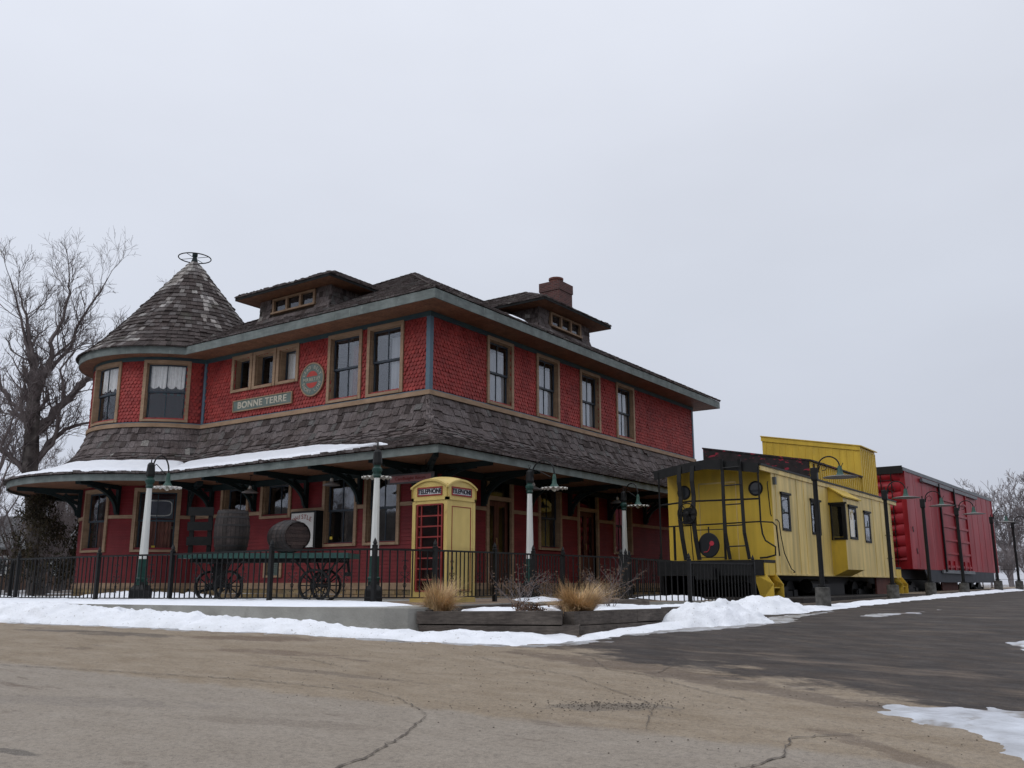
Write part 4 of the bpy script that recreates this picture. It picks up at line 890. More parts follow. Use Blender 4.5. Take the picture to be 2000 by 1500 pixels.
# pendant lamps under the porch
def pend():
    t=thing('pendant_lamp','x','lamp',(0,0,0),0,'pendant lamps under the porch ceiling')
    b=MB(); b.tube([(0,0,0),(0,0,-.35)],.012,6); b.lathe([(.05,0),(.05,-.02),(0,-.03)],10); b.build('stem',M['black'],t)
    b=MB(); b.lathe([(.035,-.33),(.05,-.37),(.045,-.44),(0,-.45)],10); b.build('lamp_holder',M['shade'],t)
    b=MB(); b.lathe([(.04,-.42),(.10,-.45),(.24,-.52),(.245,-.535),(.1,-.48),(0,-.46)],20); b.build('lamp_shade',M['shade_grey'],t,smooth=True); return t
p=pend(); p.location=(-5.85,-1.25,3.50); p['label']='pendant lamp hanging under the porch above the lying barrel'
dup(p,(1.55,2.9,3.50),0,'pendant lamp hanging under the porch between telephone box and post lamp')
dup(p,(1.4,8.2,3.50),0,'pendant lamp hanging under the porch by the second door')
dup(p,(-2.35,-1.3,3.50),0,'pendant lamp hanging under the porch behind the post lamp shade')

# ======================= TELEPHONE BOX =======================
PBX,PBY=4.65,-4.82; w=.46
t=thing('telephone_box','cream yellow domed telephone box with red outlines standing on the platform','telephone box',(PBX-w,PBY+w,-.06))
H=2.02
b=MB()
for sx in (-1,1):
    for sy in (-1,1): b.box(sx*w-.0 if sx<0 else w-.085,-w+.085 if sx<0 else w,sy*w if sy<0 else w-.085,-w+.085 if sy<0 else w,.0,H)
for i in range(4):
    rot=Matrix.Rotation(i*PI/2,4,'Z'); T=lambda p,rot=rot:tuple(rot@Vector(p))
    b.box(-w+.085,w-.085,-w+.004,-w+.06,0,.22,T); b.box(-w+.085,w-.085,-w+.004,-w+.06,H-.08,H,T)
    b.box(-w-.02,w+.02,-w-.02,-w+.05,H,H+.055,T); b.box(-w,w,-w+.006,-w+.05,H+.055,H+.32,T)
b.box(-w-.012,w+.012,-w-.012,w+.012,-.02,.09)
b.build('body',M['phone'],t)
# segmental pediments and dome
b=MB(); n=16; arch=lambda x:.155*(1-(x/(w+.03))**2)
for i in range(4):
    rot=Matrix.Rotation(i*PI/2,4,'Z'); T=lambda p,rot=rot:tuple(rot@Vector(p))
    for k in range(n):
        x0,x1=-w-.03+(2*w+.06)*k/n,-w-.03+(2*w+.06)*(k+1)/n; z0,z1=H+.24+arch(x0),H+.24+arch(x1)
        b.hexa([T(q) for q in ((x0,-w-.035,z0),(x1,-w-.035,z1),(x1,-w+.02,z1),(x0,-w+.02,z0),(x0,-w-.035,z0+.04),(x1,-w-.035,z1+.04),(x1,-w+.02,z1+.04),(x0,-w+.02,z0+.04))])
        b.face([T((x0,-w+.001,H+.05)),T((x1,-w+.001,H+.05)),T((x1,-w+.001,z1+.01)),T((x0,-w+.001,z0+.01))])
m=20
gp=lambda u,v:(u*(w+.02),v*(w+.02),H+.275+.155*((1-u*u)+(1-v*v)*1)-.155*max(0,(1-u*u)*(1-v*v))*.0-.155*min(1-u*u,1-v*v)*.45)
for i in range(m):
    for j in range(m): b.face([gp(-1+2*i/m,-1+2*j/m),gp(-1+2*(i+1)/m,-1+2*j/m),gp(-1+2*(i+1)/m,-1+2*(j+1)/m),gp(-1+2*i/m,-1+2*(j+1)/m)])
b.build('domed_roof',M['phone'],t)
sg=material('sign_glass',(.50,.50,.52),.4); inkb=material('black_ink',(.02,.02,.03),.5)
for i in (0,1):
    rot=Matrix.Rotation(i*PI/2,4,'Z'); T=lambda p,rot=rot:tuple(rot@Vector(p))
    b=MB(); b.box(-.33,.33,-w-.012,-w+.004,H+.09,H+.12,T); b.box(-.33,.33,-w-.012,-w+.004,H+.24,H+.27,T); b.box(-.33,-.30,-w-.012,-w+.004,H+.12,H+.24,T); b.box(.30,.33,-w-.012,-w+.004,H+.12,H+.24,T); f=b.build('telephone_sign',M['redtrim'],t)
    b=MB(); b.box(-.30,.30,-w-.004,-w+.002,H+.12,H+.24,T); b.build('sign_panel',sg,f)
    boldtext('TELEPHONE',.128,inkb,f,lambda dx,dz,dy,rot=rot:rot@Matrix.Translation((dx,-w-.008-dy,H+.180+dz))@FACE_L,.0035,sx=.90)
# glazed door on the -Y face
b=MB(); z0,z1=.24,H-.1; x0,x1=-.31,.31
for a,c in ((x0-.03,x0),(x1,x1+.03)): b.box(a,c,-w-.006,-w+.05,z0-.03,z1+.03)
b.box(x0,x1,-w-.006,-w+.05,z0-.03,z0); b.box(x0,x1,-w-.006,-w+.05,z1,z1+.03)
for x in (x0+.09,x1-.09): b.box(x-.011,x+.011,-w+.004,-w+.03,z0,z1)
for k in range(1,8): zz=z0+(z1-z0)*k/8; b.box(x0,x1,-w+.006,-w+.028,zz-.014,zz+.014)
d=b.build('door',M['redtrim'],t)
b=MB(); b.box(x0,x1,-w+.030,-w+.032,z0,z1); b.build('pane',M['glassdark'],d)
b=MB(); b.box(-w+.09,-w+.12,-.36,.36,.12,1.95); b.box(.0,.36,.2,.36,.9,1.5); b.box(-.36,.36,w-.1,w-.08,.1,1.95); b.build('inner_lining',material('box_interior',(.16,.045,.04),.8),t)
b=MB(); b.box(-.13,.13,.24,.36,1.0,1.42); b.box(-.10,.10,.16,.24,1.30,1.36); b.build('telephone',BK if 'BK' in globals() else M['black'],t)
# plain panel with red outline on +X face
b=MB(); b.box(w-.03,w-.004,-w+.085,w-.085,.2,H-.08); b.build('side_panel',M['phone'],t)
b=MB()
for a,c,e,g in ((-.31,-.295,.24,H-.12),(.295,.31,.24,H-.12),(-.295,.295,.24,.255),(-.295,.295,H-.135,H-.12)): b.box(w-.004,w+.004,a,c,e,g)
b.build('red_outline',M['redtrim'],t)
b=MB(); b.box(-w+.03,-w+.05,-w+.085,w-.085,.2,H-.08); b.box(-w+.085,w-.085,w-.05,w-.03,.2,H-.08); b.build('back_panel',M['phone'],t)

# ======================= IRON FENCES =======================
def scroll(b,p,d,z):   # wrought flourish on one picket, plane spanned by d and z
    d=Vector(d); P=lambda u,v:(p[0]+d.x*u,p[1]+d.y*u,z+v)
    for s in (-1,1):
        b.tube([P(0,.56),P(s*.02,.60),P(s*.045,.615),P(s*.060,.595),P(s*.045,.578)],.006,4)
        b.tube([P(0,.54),P(s*.028,.49),P(s*.03,.46),P(0,.41)],.006,4)
        for v0,sg in ((.30,1),(.30,-1)): b.tube([P(0,v0),P(s*.03,v0+sg*.015),P(s*.055,v0+sg*.03),P(s*.085,v0+sg*.06),P(s*.075,v0+sg*.085),P(s*.05,v0+sg*.08),P(s*.055,v0+sg*.06)],.0065,4)
        b.tube([P(0,.20),P(s*.03,.16),P(s*.02,.12),P(0,.09)],.006,4)
        b.tube([P(0,.06),P(s*.03,.05),P(s*.04,.03)],.006,4)
def fence(name,label,pts,h=1.0,posts=True,scr=True,gap=.145,pw=.075,mid=False,stops=None):
    t=thing(name,label,'fence',(pts[0][0],pts[0][1],0)); O=Vector((pts[0][0],pts[0][1],0))
    for i,p in enumerate(pts):
        q=Vector(p)-O; b=MB(); b.box(q.x-pw/2,q.x+pw/2,q.y-pw/2,q.y+pw/2,q.z-.15,q.z+h+.035); f=b.build('fence_post',M['black'],t)
        b=MB(); T=lambda v,q=q:(v[0]+q.x,v[1]+q.y,v[2]+q.z+h+.035); b.lathe([(.055,0),(.055,.02),(.03,.035),(.042,.065),(.03,.10),(0,.165)],8,T=T); b.build('finial',M['black'],f)
    for i in range(len(pts)-1):
        a,c=Vector(pts[i])-O,Vector(pts[i+1])-O; d=(c-a); Ln=d.length; d.normalize(); dd=Vector((d.x,d.y,0)).normalized(); b=MB()
        zt=lambda f:a.z+(c.z-a.z)*f
        b.bar(a+Vector((0,0,h-.02)),c+Vector((0,0,h-.02)),.045,.035); b.bar(a+Vector((0,0,.10)),c+Vector((0,0,.10)),.022,.022)
        if mid: b.bar(a+Vector((0,0,h-.17)),c+Vector((0,0,h-.17)),.02,.02)
        n=max(2,int(round(Ln/gap))); 
        for k in range(1,n):
            p=a.lerp(c,k/n); b.box(p.x-.010,p.x+.010,p.y-.010,p.y+.010,p.z+.10,p.z+h-.03)
        pn=b.build('railing',M['black'],t)
        if scr:
            for k in {int(n*.28),int(n*.76)} if Ln>1.5 else {n//2}:
                p=a.lerp(c,k/n); s_=MB(); scroll(s_,(p.x,p.y),dd,p.z+.18); s_.build('scroll',M['black'],pn)
    return t
fence('iron_fence','black iron picket fence with scrolls and pointed posts along the platform front',[(-9.2,-8.1,-.12),(-5.85,-7.84,-.10),(-2.60,-7.78,-.09),(-.46,-7.45,-.08),(2.35,-7.25,-.05),(4.18,-6.36,-.04),(4.86,-5.42,-.05),(4.70,-3.28,-.03),(4.55,-1.6,-.02),(4.40,-.1,.0),(5.95,-.05,-.08)])
fence('iron_fence','plain black iron railing sloping down beside the ramp before the caboose',[(6.1,-.1,-.09),(7.75,-.3,-.22),(8.1,2.6,-.20)],scr=False,gap=.15)
fence('iron_fence','second black iron railing set back on the porch side of the ramp',[(4.6,2.9,-.0),(4.4,5.2,-.0),(4.1,8.8,0)],scr=True)
fence('iron_fence','low black iron fence in front of the dark cedar at the left',[(-19.0,-8.2,-.15),(-16.6,-6.6,-.12),(-14.4,-5.15,-.1),(-13.2,-4.3,-.1)],h=.98,scr=False,mid=True)

# ======================= BAGGAGE CART AND BARRELS =======================
CA=R(30); cart=thing('baggage_cart','green wooden baggage cart with four iron wheels and slatted end rack','cart',(.92,-6.10,-.06),CA)
b=MB(); b.box(-1.80,1.80,-.44,-.37,.88,.985); b.box(-1.80,1.80,.37,.44,.88,.985)
b.box(-1.80,-1.73,-.37,.37,.885,.98); b.box(1.73,1.80,-.37,.37,.885,.98)
for k in range(6): y=-.365+k*.122; b.box(-1.73,1.73,y,y+.114,.955,.99)
b.build('deck',M['cartgreen'],cart)
b=MB(); b.box(-1.6,1.6,-.25,-.19,.80,.88); b.box(-1.6,1.6,.19,.25,.80,.88)
for x in (-1.05,1.05): b.box(x-.05,x+.05,-.36,.36,.80,.90)
for s in (-1,1):
    y=s*.33
    for x0 in (.62,.90,1.35,1.62): b.bar((x0,y,.88),(1.12+(x0-1.12)*.12,y,.40),.045,.03)
    for x0 in (-1.45,-.65): b.bar((x0,y,.88),(-1.05+(x0+1.05)*.3,y*.6,.44),.045,.03)
b.box(1.07,1.17,-.40,.40,.30,.38); b.lathe([(.26,.78),(.28,.80),(.26,.83)],18,T=lambda p:(p[0]-1.05,p[1],p[2]))
b.bar((1.68,0,.84),(1.72,-.0,.58),.05); b.box(1.64,1.76,-.12,.02,.52,.6); b.build('undercarriage',M['black'],cart)
def wheel(T,r,nsp=10,t_=.035):
    b=MB(); b.lathe([(r-.045,-t_),(r,-t_),(r,t_),(r-.045,t_),(r-.045,-t_)],28,T=T); b.lathe([(.05,-.07),(.05,.07),(0,.075)],10,T=T); b.lathe([(0,-.075),(.05,-.07)],10,T=T)
    for k in range(nsp): a=2*PI*k/nsp; b.bar(T((.04*math.cos(a),.04*math.sin(a),0)),T(((r-.04)*math.cos(a),(r-.04)*math.sin(a),0)),.022)
    return b
for s in (-1,1): wheel(lambda p,s=s:(1.12+p[0],s*.40+p[2],.335+p[1]),.335).build('wheel',M['black'],cart)
A2=R(52)
for s in (-1,1):
    def T(p,s=s):
        x,y=p[0],s*.40+p[2]; return (-1.05+x*math.cos(A2)-y*math.sin(A2),x*math.sin(A2)+y*math.cos(A2),.32+p[1])
    wheel(T,.32).build('wheel',M['black'],cart)
b=MB(); b.bar((-1.05+.42*math.sin(A2),-.42*math.cos(A2),.32),(-1.05-.42*math.sin(A2),.42*math.cos(A2),.32),.07); b.bar((-1.05,0,.3),(-1.35,-.42,.2),.05); b.box(-1.15,-.95,-.1,.1,.3,.8); b.build('steering_axle',M['black'],cart)
b=MB(); RA=lambda p:(-1.62+p[0]*math.cos(.9)-p[1]*math.sin(.9)+.10,-.02+p[0]*math.sin(.9)*.9+p[1]*math.cos(.9),p[2])
RA=lambda p:(-1.60+p[1]*.25+p[0]*.62,p[0]*-.78*-1+p[1]*.9-.0,p[2])
for x in (-.24,.24): b.box(x-.05,x+.05,-.03,.03,.95,1.92,lambda p:(-1.52+p[0]*.78,p[0]*.12+p[1],p[2]))
for z in (1.16,1.47,1.78): b.box(-.33,.33,-.065,-.031,z,z+.18,lambda p:(-1.52+p[0]*.78,p[0]*.12+p[1],p[2]))
b.build('end_rack',M['black'],cart)
def barrel(t):
    b=MB(); n=26; rad=lambda f:.255+.055*(1-(2*f-1)**2); rr_=random.Random(3)
    for k in range(n):
        a0,a1=2*PI*k/n+.01,2*PI*(k+1)/n-.01; g=rr_.uniform(.7,1.35); b.cur=(g,g,g)
        for i in range(8):
            f0,f1=i/8,(i+1)/8; b.face([(rad(f0)*math.cos(a0),rad(f0)*math.sin(a0),.88*f0),(rad(f0)*math.cos(a1),rad(f0)*math.sin(a1),.88*f0),(rad(f1)*math.cos(a1),rad(f1)*math.sin(a1),.88*f1),(rad(f1)*math.cos(a0),rad(f1)*math.sin(a0),.88*f1)])
    b.cur=(.5,.5,.5); b.lathe([(rad(f)-.006,.88*f) for f in (0,.25,.5,.75,1)],26); b.build('staves',M['barrel'],t)
    g=M['barrel']
    for z in (.03,.85):
        b=MB()
        for k in range(7):
            x=-.245+k*.07; hw=math.sqrt(max(.001,.245**2-(x+.035)**2)); b.cur=(1.1,.9,.85) if k%2 else (.8,.62,.6); b.box(x+.002,x+.068,-hw,hw,z-.008,z+.008)
        b.build('barrel_head',g,t)
    for f in (.06,.17,.36,.64,.83,.94):
        b=MB(); b.lathe([(rad(f-.022)+.006,.88*(f-.022)),(rad(f+.022)+.006,.88*(f+.022))],26); b.build('hoop',material('hoop_iron',(.035,.032,.032),.5,metal=.3) if f<.1 else bpy.data.materials['hoop_iron'],t,smooth=True)
def cl(x,y,z): return (.92+x*math.cos(CA)-y*math.sin(CA),-6.10+x*math.sin(CA)+y*math.cos(CA),-.06+z)
t=thing('barrel','dark oak barrel standing upright on the baggage cart','barrel',cl(-.84,0,.99),0,'oak barrels on the baggage cart'); barrel(t)
b2=dup(t,cl(.16,.12,.99+.335),0,'dark oak barrel lying on its side on the baggage cart'); b2.rotation_euler=(0,R(90),R(-17))
t.scale=(1.18,1.18,1.02); b2.scale=(1.1,1.1,1.02)

# ======================= YELLOW CABOOSE =======================
YB=M['yellow']; BK=M['black']
cab=thing('caboose','yellow bay window caboose with black end railings and a tall boxy cupola','railway car',(7.98,4.54,0),R(-1.0))
CW,CLN=3.0,12.0; zb,zf,ze,zpk=.53,.90,3.30,3.50
def rz_(x): return ze+(zpk-ze)*(1-abs((x+CW/2)/(CW/2))**1.25)
b=MB()
n=12; prof=[(-CW+CW*k/n,rz_(-CW+CW*k/n)) for k in range(n+1)]
for y in (0,CLN): b.face([(-CW,y,zf)]+[(x,y,z) for x,z in prof]+[(0,y,zf)])
holes=[(.65,1.30,1.70,2.67),(3.06,3.86,1.70,2.67),(8.45,9.15,1.66,2.66),(4.75,6.45,.9,2.9)]
b.face([(-CW,0,zb),(-CW,CLN,zb),(-CW,CLN,ze),(-CW,0,ze)]); b.face([(-CW,0,zb),(0,0,zb),(0,CLN,zb),(-CW,CLN,zb)])
b.face([(-CW,0,zb),(0,0,zb),(0,0,zf),(-CW,0,zf)])
b.build('body',YB,cab)
b=MB(); wallgrid(b,lambda u,o,z:(o,u,z),0,CLN,zb,ze,holes); b.build('side_sheet',M['yellow_sheen'],cab)
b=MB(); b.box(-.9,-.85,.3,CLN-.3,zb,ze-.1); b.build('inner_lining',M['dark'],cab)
b=MB()   # side seams and cover strips
for y in (.03,.32,1.95,2.55,4.6,7.2,9.6,10.6,11.97): b.box(-.01,.012,y-.02,y+.02,zb,ze-.06)
b.box(-.01,.02,-.05,CLN+.05,zb,zb+.05); b.box(-.02,.035,-.75,CLN+.8,ze-.12,ze-.0)
for x in (-2.05,-.98): b.box(x-.012,x+.012,-.012,.01,.92,3.0)
b.box(-2.05,-.98,-.012,.01,2.98,3.02)
b.build('cover_strip',M['yellow_sheen'],cab)
b=MB(); yy0,yy1=-.78,CLN+.80
for k in range(n):
    (x0,z0),(x1,z1)=prof[k],prof[k+1]; e=.05 if k in (0,n-1) else 0
    b.hexa([(x0-(.06 if k==0 else 0),yy0,z0+.002),(x1+(.06 if k==n-1 else 0),yy0,z1+.002),(x1+(.06 if k==n-1 else 0),yy1,z1+.002),(x0-(.06 if k==0 else 0),yy1,z0+.002),(x0-(.06 if k==0 else 0),yy0,z0+.05),(x1+(.06 if k==n-1 else 0),yy0,z1+.05),(x1+(.06 if k==n-1 else 0),yy1,z1+.05),(x0-(.06 if k==0 else 0),yy1,z0+.05)])
    b.hexa([(x0,yy0-.03,z0-.20),(x1,yy0-.03,z1-.20),(x1,yy0,z1-.20),(x0,yy0,z0-.20),(x0,yy0-.03,z0+.05),(x1,yy0-.03,z1+.05),(x1,yy0,z1+.05),(x0,yy0,z0+.05)])
b.build('roof',BK,cab)
def cwin(root,pos,a,c,z0,z1,bright=True):
    f=MB(); tk=.07
    strip(f,pos,a,a+tk*.7,z0,z1,-.05,.016); strip(f,pos,c-tk*1.6,c,z0,z1,-.05,.022); strip(f,pos,a+tk,c-tk*1.6,z1-tk,z1,-.05,.022); strip(f,pos,a+tk,c-tk*1.6,z0,z0+tk,-.05,.022); strip(f,pos,a-.05,c+.05,z1+.0,z1+.06,0,.06)
    o=f.build('window',BK,root); g=MB(); strip(g,pos,a+tk*.6,c-tk*1.6,z0+tk,z1-tk,.006,.008); g.build('pane',M['glass'] if bright else M['glassdark'],o)
ps=lambda u,o,z:(o,u,z)
for a,c,z0,z1 in holes[:3]: cwin(cab,ps,a,c,z0,z1)
# bay
b=MB(); bo=.44; b.face([(bo,4.75,.73),(bo,6.45,.73),(0,6.45,.53),(0,4.75,.53)])
for y in (4.75,6.45):
    P_=lambda u,o,z,y=y:(u,y,z); wallgrid(b,P_,0,bo,.73,2.86,[(.06,.46,1.70,2.66)]); b.face([(0,y,2.86),(bo,y,2.86),(0,y,3.2)]); b.face([(0,y,.53),(bo,y,.73),(0,y,.73)])
b.hexa([(-.02,4.70,3.20),(-.02,6.52,3.20),(bo+.05,6.52,2.86),(bo+.05,4.70,2.86),(-.02,4.70,3.24),(-.02,6.52,3.24),(bo+.06,6.52,2.90),(bo+.06,4.70,2.90)])
bay=b.build('bay',YB,cab)
b=MB(); wallgrid(b,lambda u,o,z:(bo+o,u,z),4.75,6.45,.73,2.86,[(5.22,5.98,1.66,2.60)]); b.build('bay_front',M['yellow_sheen'],bay)
cwin(bay,lambda u,o,z:(bo+o,u,z),5.20,6.0,1.64,2.62); cwin(bay,lambda u,o,z:(u,4.75-o,z),.03,.49,1.60,2.66,False)
# stepped addition and cupola on the roof
def boarded(b,pts,ax,st=.22):
    b.face(pts)
lz=lambda x:3.84+(-x)*(4.50-3.84)/3.38
b=MB(); b.hexa([(-3.38,3.42,3.3),(-.02,3.42,3.3),(-.02,8.6,3.3),(-3.38,8.6,3.3),(-3.38,3.42,lz(-3.38)),(-.02,3.42,lz(0)),(-.02,8.6,lz(0)),(-3.38,8.6,lz(-3.38))])
for k in range(24): y=3.55+k*.215; b.box(-.03,.002,y,y+.03,3.34,3.80)
lowa=b.build('roof_addition',YB,cab)
b=MB(); b.hexa([(-3.42,3.36,lz(-3.38)),(.05,3.36,lz(0)),(.05,8.6,lz(0)),(-3.42,8.6,lz(-3.38)),(-3.42,3.36,lz(-3.38)+.05),(.05,3.36,lz(0)+.05),(.05,8.6,lz(0)+.05),(-3.42,8.6,lz(-3.38)+.05)])
b.hexa([(-3.40,3.38,3.35),(-.06,3.38,3.35),(-.06,3.415,3.35),(-3.40,3.415,3.35),(-3.40,3.38,lz(-3.38)),(-.06,3.38,lz(-.06)),(-.06,3.415,lz(-.06)),(-3.40,3.415,lz(-3.38))])
rb=material('tarred_roof_peeling',(.012,.010,.010),.7,(.030,.020,.022),5,dirt=((.28,.02,.04),5.5,.60,.66,(1,1,2.2))); b.build('addition_roof',rb,lowa)
cz=lambda x:4.91+(-x)*(5.55-4.91)/3.42
b=MB(); b.hexa([(-3.42,8.62,3.3),(.0,8.62,3.3),(.0,10.5,3.3),(-3.42,10.5,3.3),(-3.42,8.62,cz(-3.42)),(0,8.62,cz(0)),(0,10.5,cz(0)),(-3.42,10.5,cz(-3.42))])
for k in range(9): y=8.66+k*.225; b.box(-.01,.018,y,y+.035,3.35,4.84)
for k in range(15): x=-3.3+k*.235; b.box(x,x+.03,8.605,8.625,3.4,cz(x)-.16)
cu=b.build('cupola',YB,cab)
b=MB(); b.hexa([(-3.45,8.585,cz(-3.42)-.14),(.03,8.585,cz(0)-.14),(.03,8.62,cz(0)-.14),(-3.45,8.62,cz(-3.42)-.14),(-3.45,8.585,cz(-3.42)+.03),(.03,8.585,cz(0)+.03),(.03,8.62,cz(0)+.03),(-3.45,8.62,cz(-3.42)+.03)])
b.hexa([(-3.47,8.56,cz(-3.42)+.03),(.08,8.56,cz(0)+.0),(.08,10.58,cz(0)+.0),(-3.47,10.58,cz(-3.42)+.03),(-3.47,8.56,cz(-3.42)+.06),(.08,8.56,cz(0)+.035),(.08,10.58,cz(0)+.035),(-3.47,10.58,cz(-3.42)+.06)]); b.build('cupola_roof',YB,cu)
# portholes
b=MB()
for x in (-2.5,-.42):
    b=MB(); b.lathe([(.20,-.03),(.20,.02),(.155,.02),(.155,-.03)],20,T=lambda p,x=x:(x+p[0],-p[2]-.002,2.79+p[1])); f=b.build('porthole',BK,cab)
    b=MB(); b.lathe([(0,0),(.156,0)],20,T=lambda p,x=x:(x+p[0],-.012,2.79+p[1])); b.build('pane',material('porthole_glass',(.02,.023,.026),.12,spec=.6),f)
# platforms
for y0,y1,s in ((-.82,0,-1),(CLN,CLN+.82,1)):
    b=MB(); b.box(-CW,0,y0,y1,.84,.91); ye=y0 if s<0 else y1; b.box(-CW+.02,-.02,min(ye,ye-s*.1),max(ye,ye-s*.1),.52,.84); b.box(-1.75,-1.25,ye+(s*.0 if s>0 else -.3),ye+(.3 if s>0 else 0),.42,.70); b.build('platform',BK,cab)
ye=-.80
b=MB()
def tb(P,r=.014,nn=6): b.tube(P,r,nn)
# railings of the near end
tb([(-2.86,ye,3.32),(-2.86,ye,.92)],.026); tb([(-.03,ye,3.25),(-.03,ye,1.85),(.0,ye,1.55),(.06,ye+.02,1.38),(.28,ye+.1,1.22),(.27,ye+.1,1.02),(.08,ye,.96),(-.1,ye,.95)],.024)
tb([(-2.86,ye,2.40),(-2.0,ye,2.47),(-.03,ye,2.44)],.024); tb([(-2.6,ye,1.82),(-.05,ye,1.86),(.22,ye+.15,1.84),(.28,ye+.25,1.75),(.3,ye+.3,1.0)],.019)
tb([(-2.45,ye,1.82),(-2.45,ye,.92)],.035); tb([(-1.02,ye,2.2),(-1.02,ye,.92)],.035)
b.build('end_railing',BK,cab)
b=MB()
for x,k in ((-2.20,.10),(-1.82,.12)):
    P=[(x-.02,ye-.02,3.42),(x-.03,ye-.06,3.0),(x+.0,ye-.05,2.6),(x-.02,ye-.1,2.0),(x+.03,ye-.1,1.5),(x+.09,ye-.05,.92)]
    for p,q in zip(P,P[1:]): b.bar(p,q,.115,.03,up=(0,1,0))
b.build('brake_post',BK,cab)
b=MB(); P1_=[(-.97,ye-.10,3.52),(-.97,ye-.06,3.2),(-.97,ye-.08,2.4),(-.95,ye-.10,1.6),(-.88,ye-.05,.92)]; P2_=[(-.48,ye-.10,3.48),(-.48,ye-.06,3.2),(-.46,ye-.08,2.4),(-.44,ye-.10,1.6),(-.36,ye-.05,.92)]
for P in (P1_,P2_):
    for p,q in zip(P,P[1:]): b.bar(p,q,.085,.03,up=(0,1,0))
for z in (3.28,2.82,2.32,1.78,1.25): f=(3.66-z)/2.74; b.tube([(-.96+.05*f,ye-.08,z),(-.48+.08*f,ye-.08,z+.01)],.018,5)
b.build('roof_ladder',BK,cab)
b=MB(); b.tube([(-1.98+.27*math.cos(a*PI/12),ye-.16,2.14+.27*math.sin(a*PI/12)) for a in range(25)],.018,6,cap=False)
for k in range(6): a=k*PI/3; b.bar((-1.98,ye-.14,2.14),(-1.98+.26*math.cos(a),ye-.16,2.14+.26*math.sin(a)),.025,.02)
b.lathe([(0,-.06),(.06,-.05),(.06,.04)],10,T=lambda p:(-1.98+p[0],ye-.14+p[2],2.14+p[1])); b.build('brake_wheel',BK,cab)
b=MB(); b.box(-2.16,-1.84,ye-.05,ye+.12,1.86,2.26); b.lathe([(0,-.02),(.17,-.02),(.19,.02),(.19,.1)],16,T=lambda p:(-2.0+p[0],ye-.05+p[2],2.12+p[1])); b.tube([(-1.98,ye+.03,1.86),(-1.97,ye+.03,1.5),(-1.94,ye+.03,.92)],.014); b.build('brake_gear',BK,cab)
b=MB(); b.lathe([(0,-.02),(.28,-.02),(.30,0),(.28,.02),(0,.02)],28,T=lambda p:(-1.46+p[0],ye-.02+p[2],1.30+p[1]*1.08)); b.bar((-1.80,ye,1.70),(-1.05,ye,1.70),.05,.02); b.bar((-1.80,ye,.98),(-1.05,ye,.98),.05,.02); b.tube([(-1.46,ye,1.6),(-1.46,ye,1.78)],.02,5)
dr_=b.build('drumhead_disc',material('black_disc',(.007,.008,.011),.5),cab)
b=MB(); b.tube([(-1.60,ye-.045,1.12),(-1.50,ye-.045,1.13),(-1.44,ye-.045,1.20),(-1.42,ye-.045,1.28),(-1.36,ye-.045,1.30)],.010,5); b.lathe([(0,0),(.065,0)],10,T=lambda p:(-1.37+p[0],ye-.045,1.345+p[1])); b.build('disc_marking',material('disc_red',(.45,.03,.05),.5),dr_)
b=MB(); b.tube([(.03,.0,3.05),(.05,-.06,3.0),(.05,-.06,1.97),(.03,0,1.92)],.012,5) if 0 else None
b.tube([(-.06,-.05,2.95),(-.06,-.10,2.9),(-.02,-.10,2.1),(-.02,-.05,2.04)],.014,5); b.build('grab_iron',BK,cab); b=MB()
b.tube([(.02,.10,1.95),(.07,.13,1.95),(.07,.24,1.90),(.07,.32,1.55),(.07,.50,1.10),(.07,.95,.70),(.07,1.22,.62),(.02,1.24,.61)],.014,5)
b.build('grab_iron',BK,cab)
for z in (1.2,2.0): b=MB(); b.tube([(.02,10.9,z),(.07,10.9,z),(.07,11.5,z),(.02,11.5,z)],.012,5); b.build('grab_iron',BK,cab)
for y,s in ((-.42,-1),(CLN+.42,1)):
    b=MB(); b.box(-.34,.0,y-.36,y+.36,.52,.83); x0=.02
    for yy in (y-.36,y+.33): b.hexa([(-.30,yy,.55),(.02,yy,.55),(.20,yy,.30),(-.12,yy,-.10),(-.30,yy+.03,.55),(.02,yy+.03,.55),(.20,yy+.03,.30),(-.12,yy+.03,-.10)]); b.hexa([(-.12,yy,-.11),(.20,yy,-.11),(.20,yy,.30),(-.30,yy,.55),(-.12,yy+.031,-.11),(.20,yy+.031,-.11),(.20,yy+.031,.30),(-.30,yy+.031,.55)])
    b.box(-.10,.22,y-.33,y+.33,-.11,-.07); b.box(-.2,.12,y-.33,y+.33,.20,.23); b.box(-.16,-.13,y-.33,y+.33,-.1,.5); b.build('step',YB,cab)
def bogie(root,y,x0=-2.3,x1=-.7,z=-.02,r=.42):
    b=MB()
    for x in (x0,x1):
        for dy in (-.85,.85): b.lathe([(0,-.07),(r+.03,-.07),(r+.03,-.03),(r,-.03),(r,.07),(0,.07)],22,T=lambda p:(x+(p[2] if x>-1.5 else -p[2]),y+dy+p[0],z+p[1]))
        s=.14 if x>-1.5 else -.14
        b.box(x+s-.05,x+s+.05,y-1.1,y+1.1,z-.02,z+.14); b.box(x+s-.06,x+s+.06,y-.3,y+.3,z-.16,z+.26)
        for dy in (-.85,.85): b.box(x+s-.08,x+s+.08,y+dy-.15,y+dy+.15,z-.15,z+.17)
        for dy in (-.1,.1): b.lathe([(.07,-.2),(.07,.1)],8,T=lambda p:(x+s+p[0],y+dy+p[1],z+p[2]))
    b.box(x0,x1,y-.15,y+.15,z,z+.3); return b.build('truck',BK,root)
bogie(cab,1.9); bogie(cab,9.9)
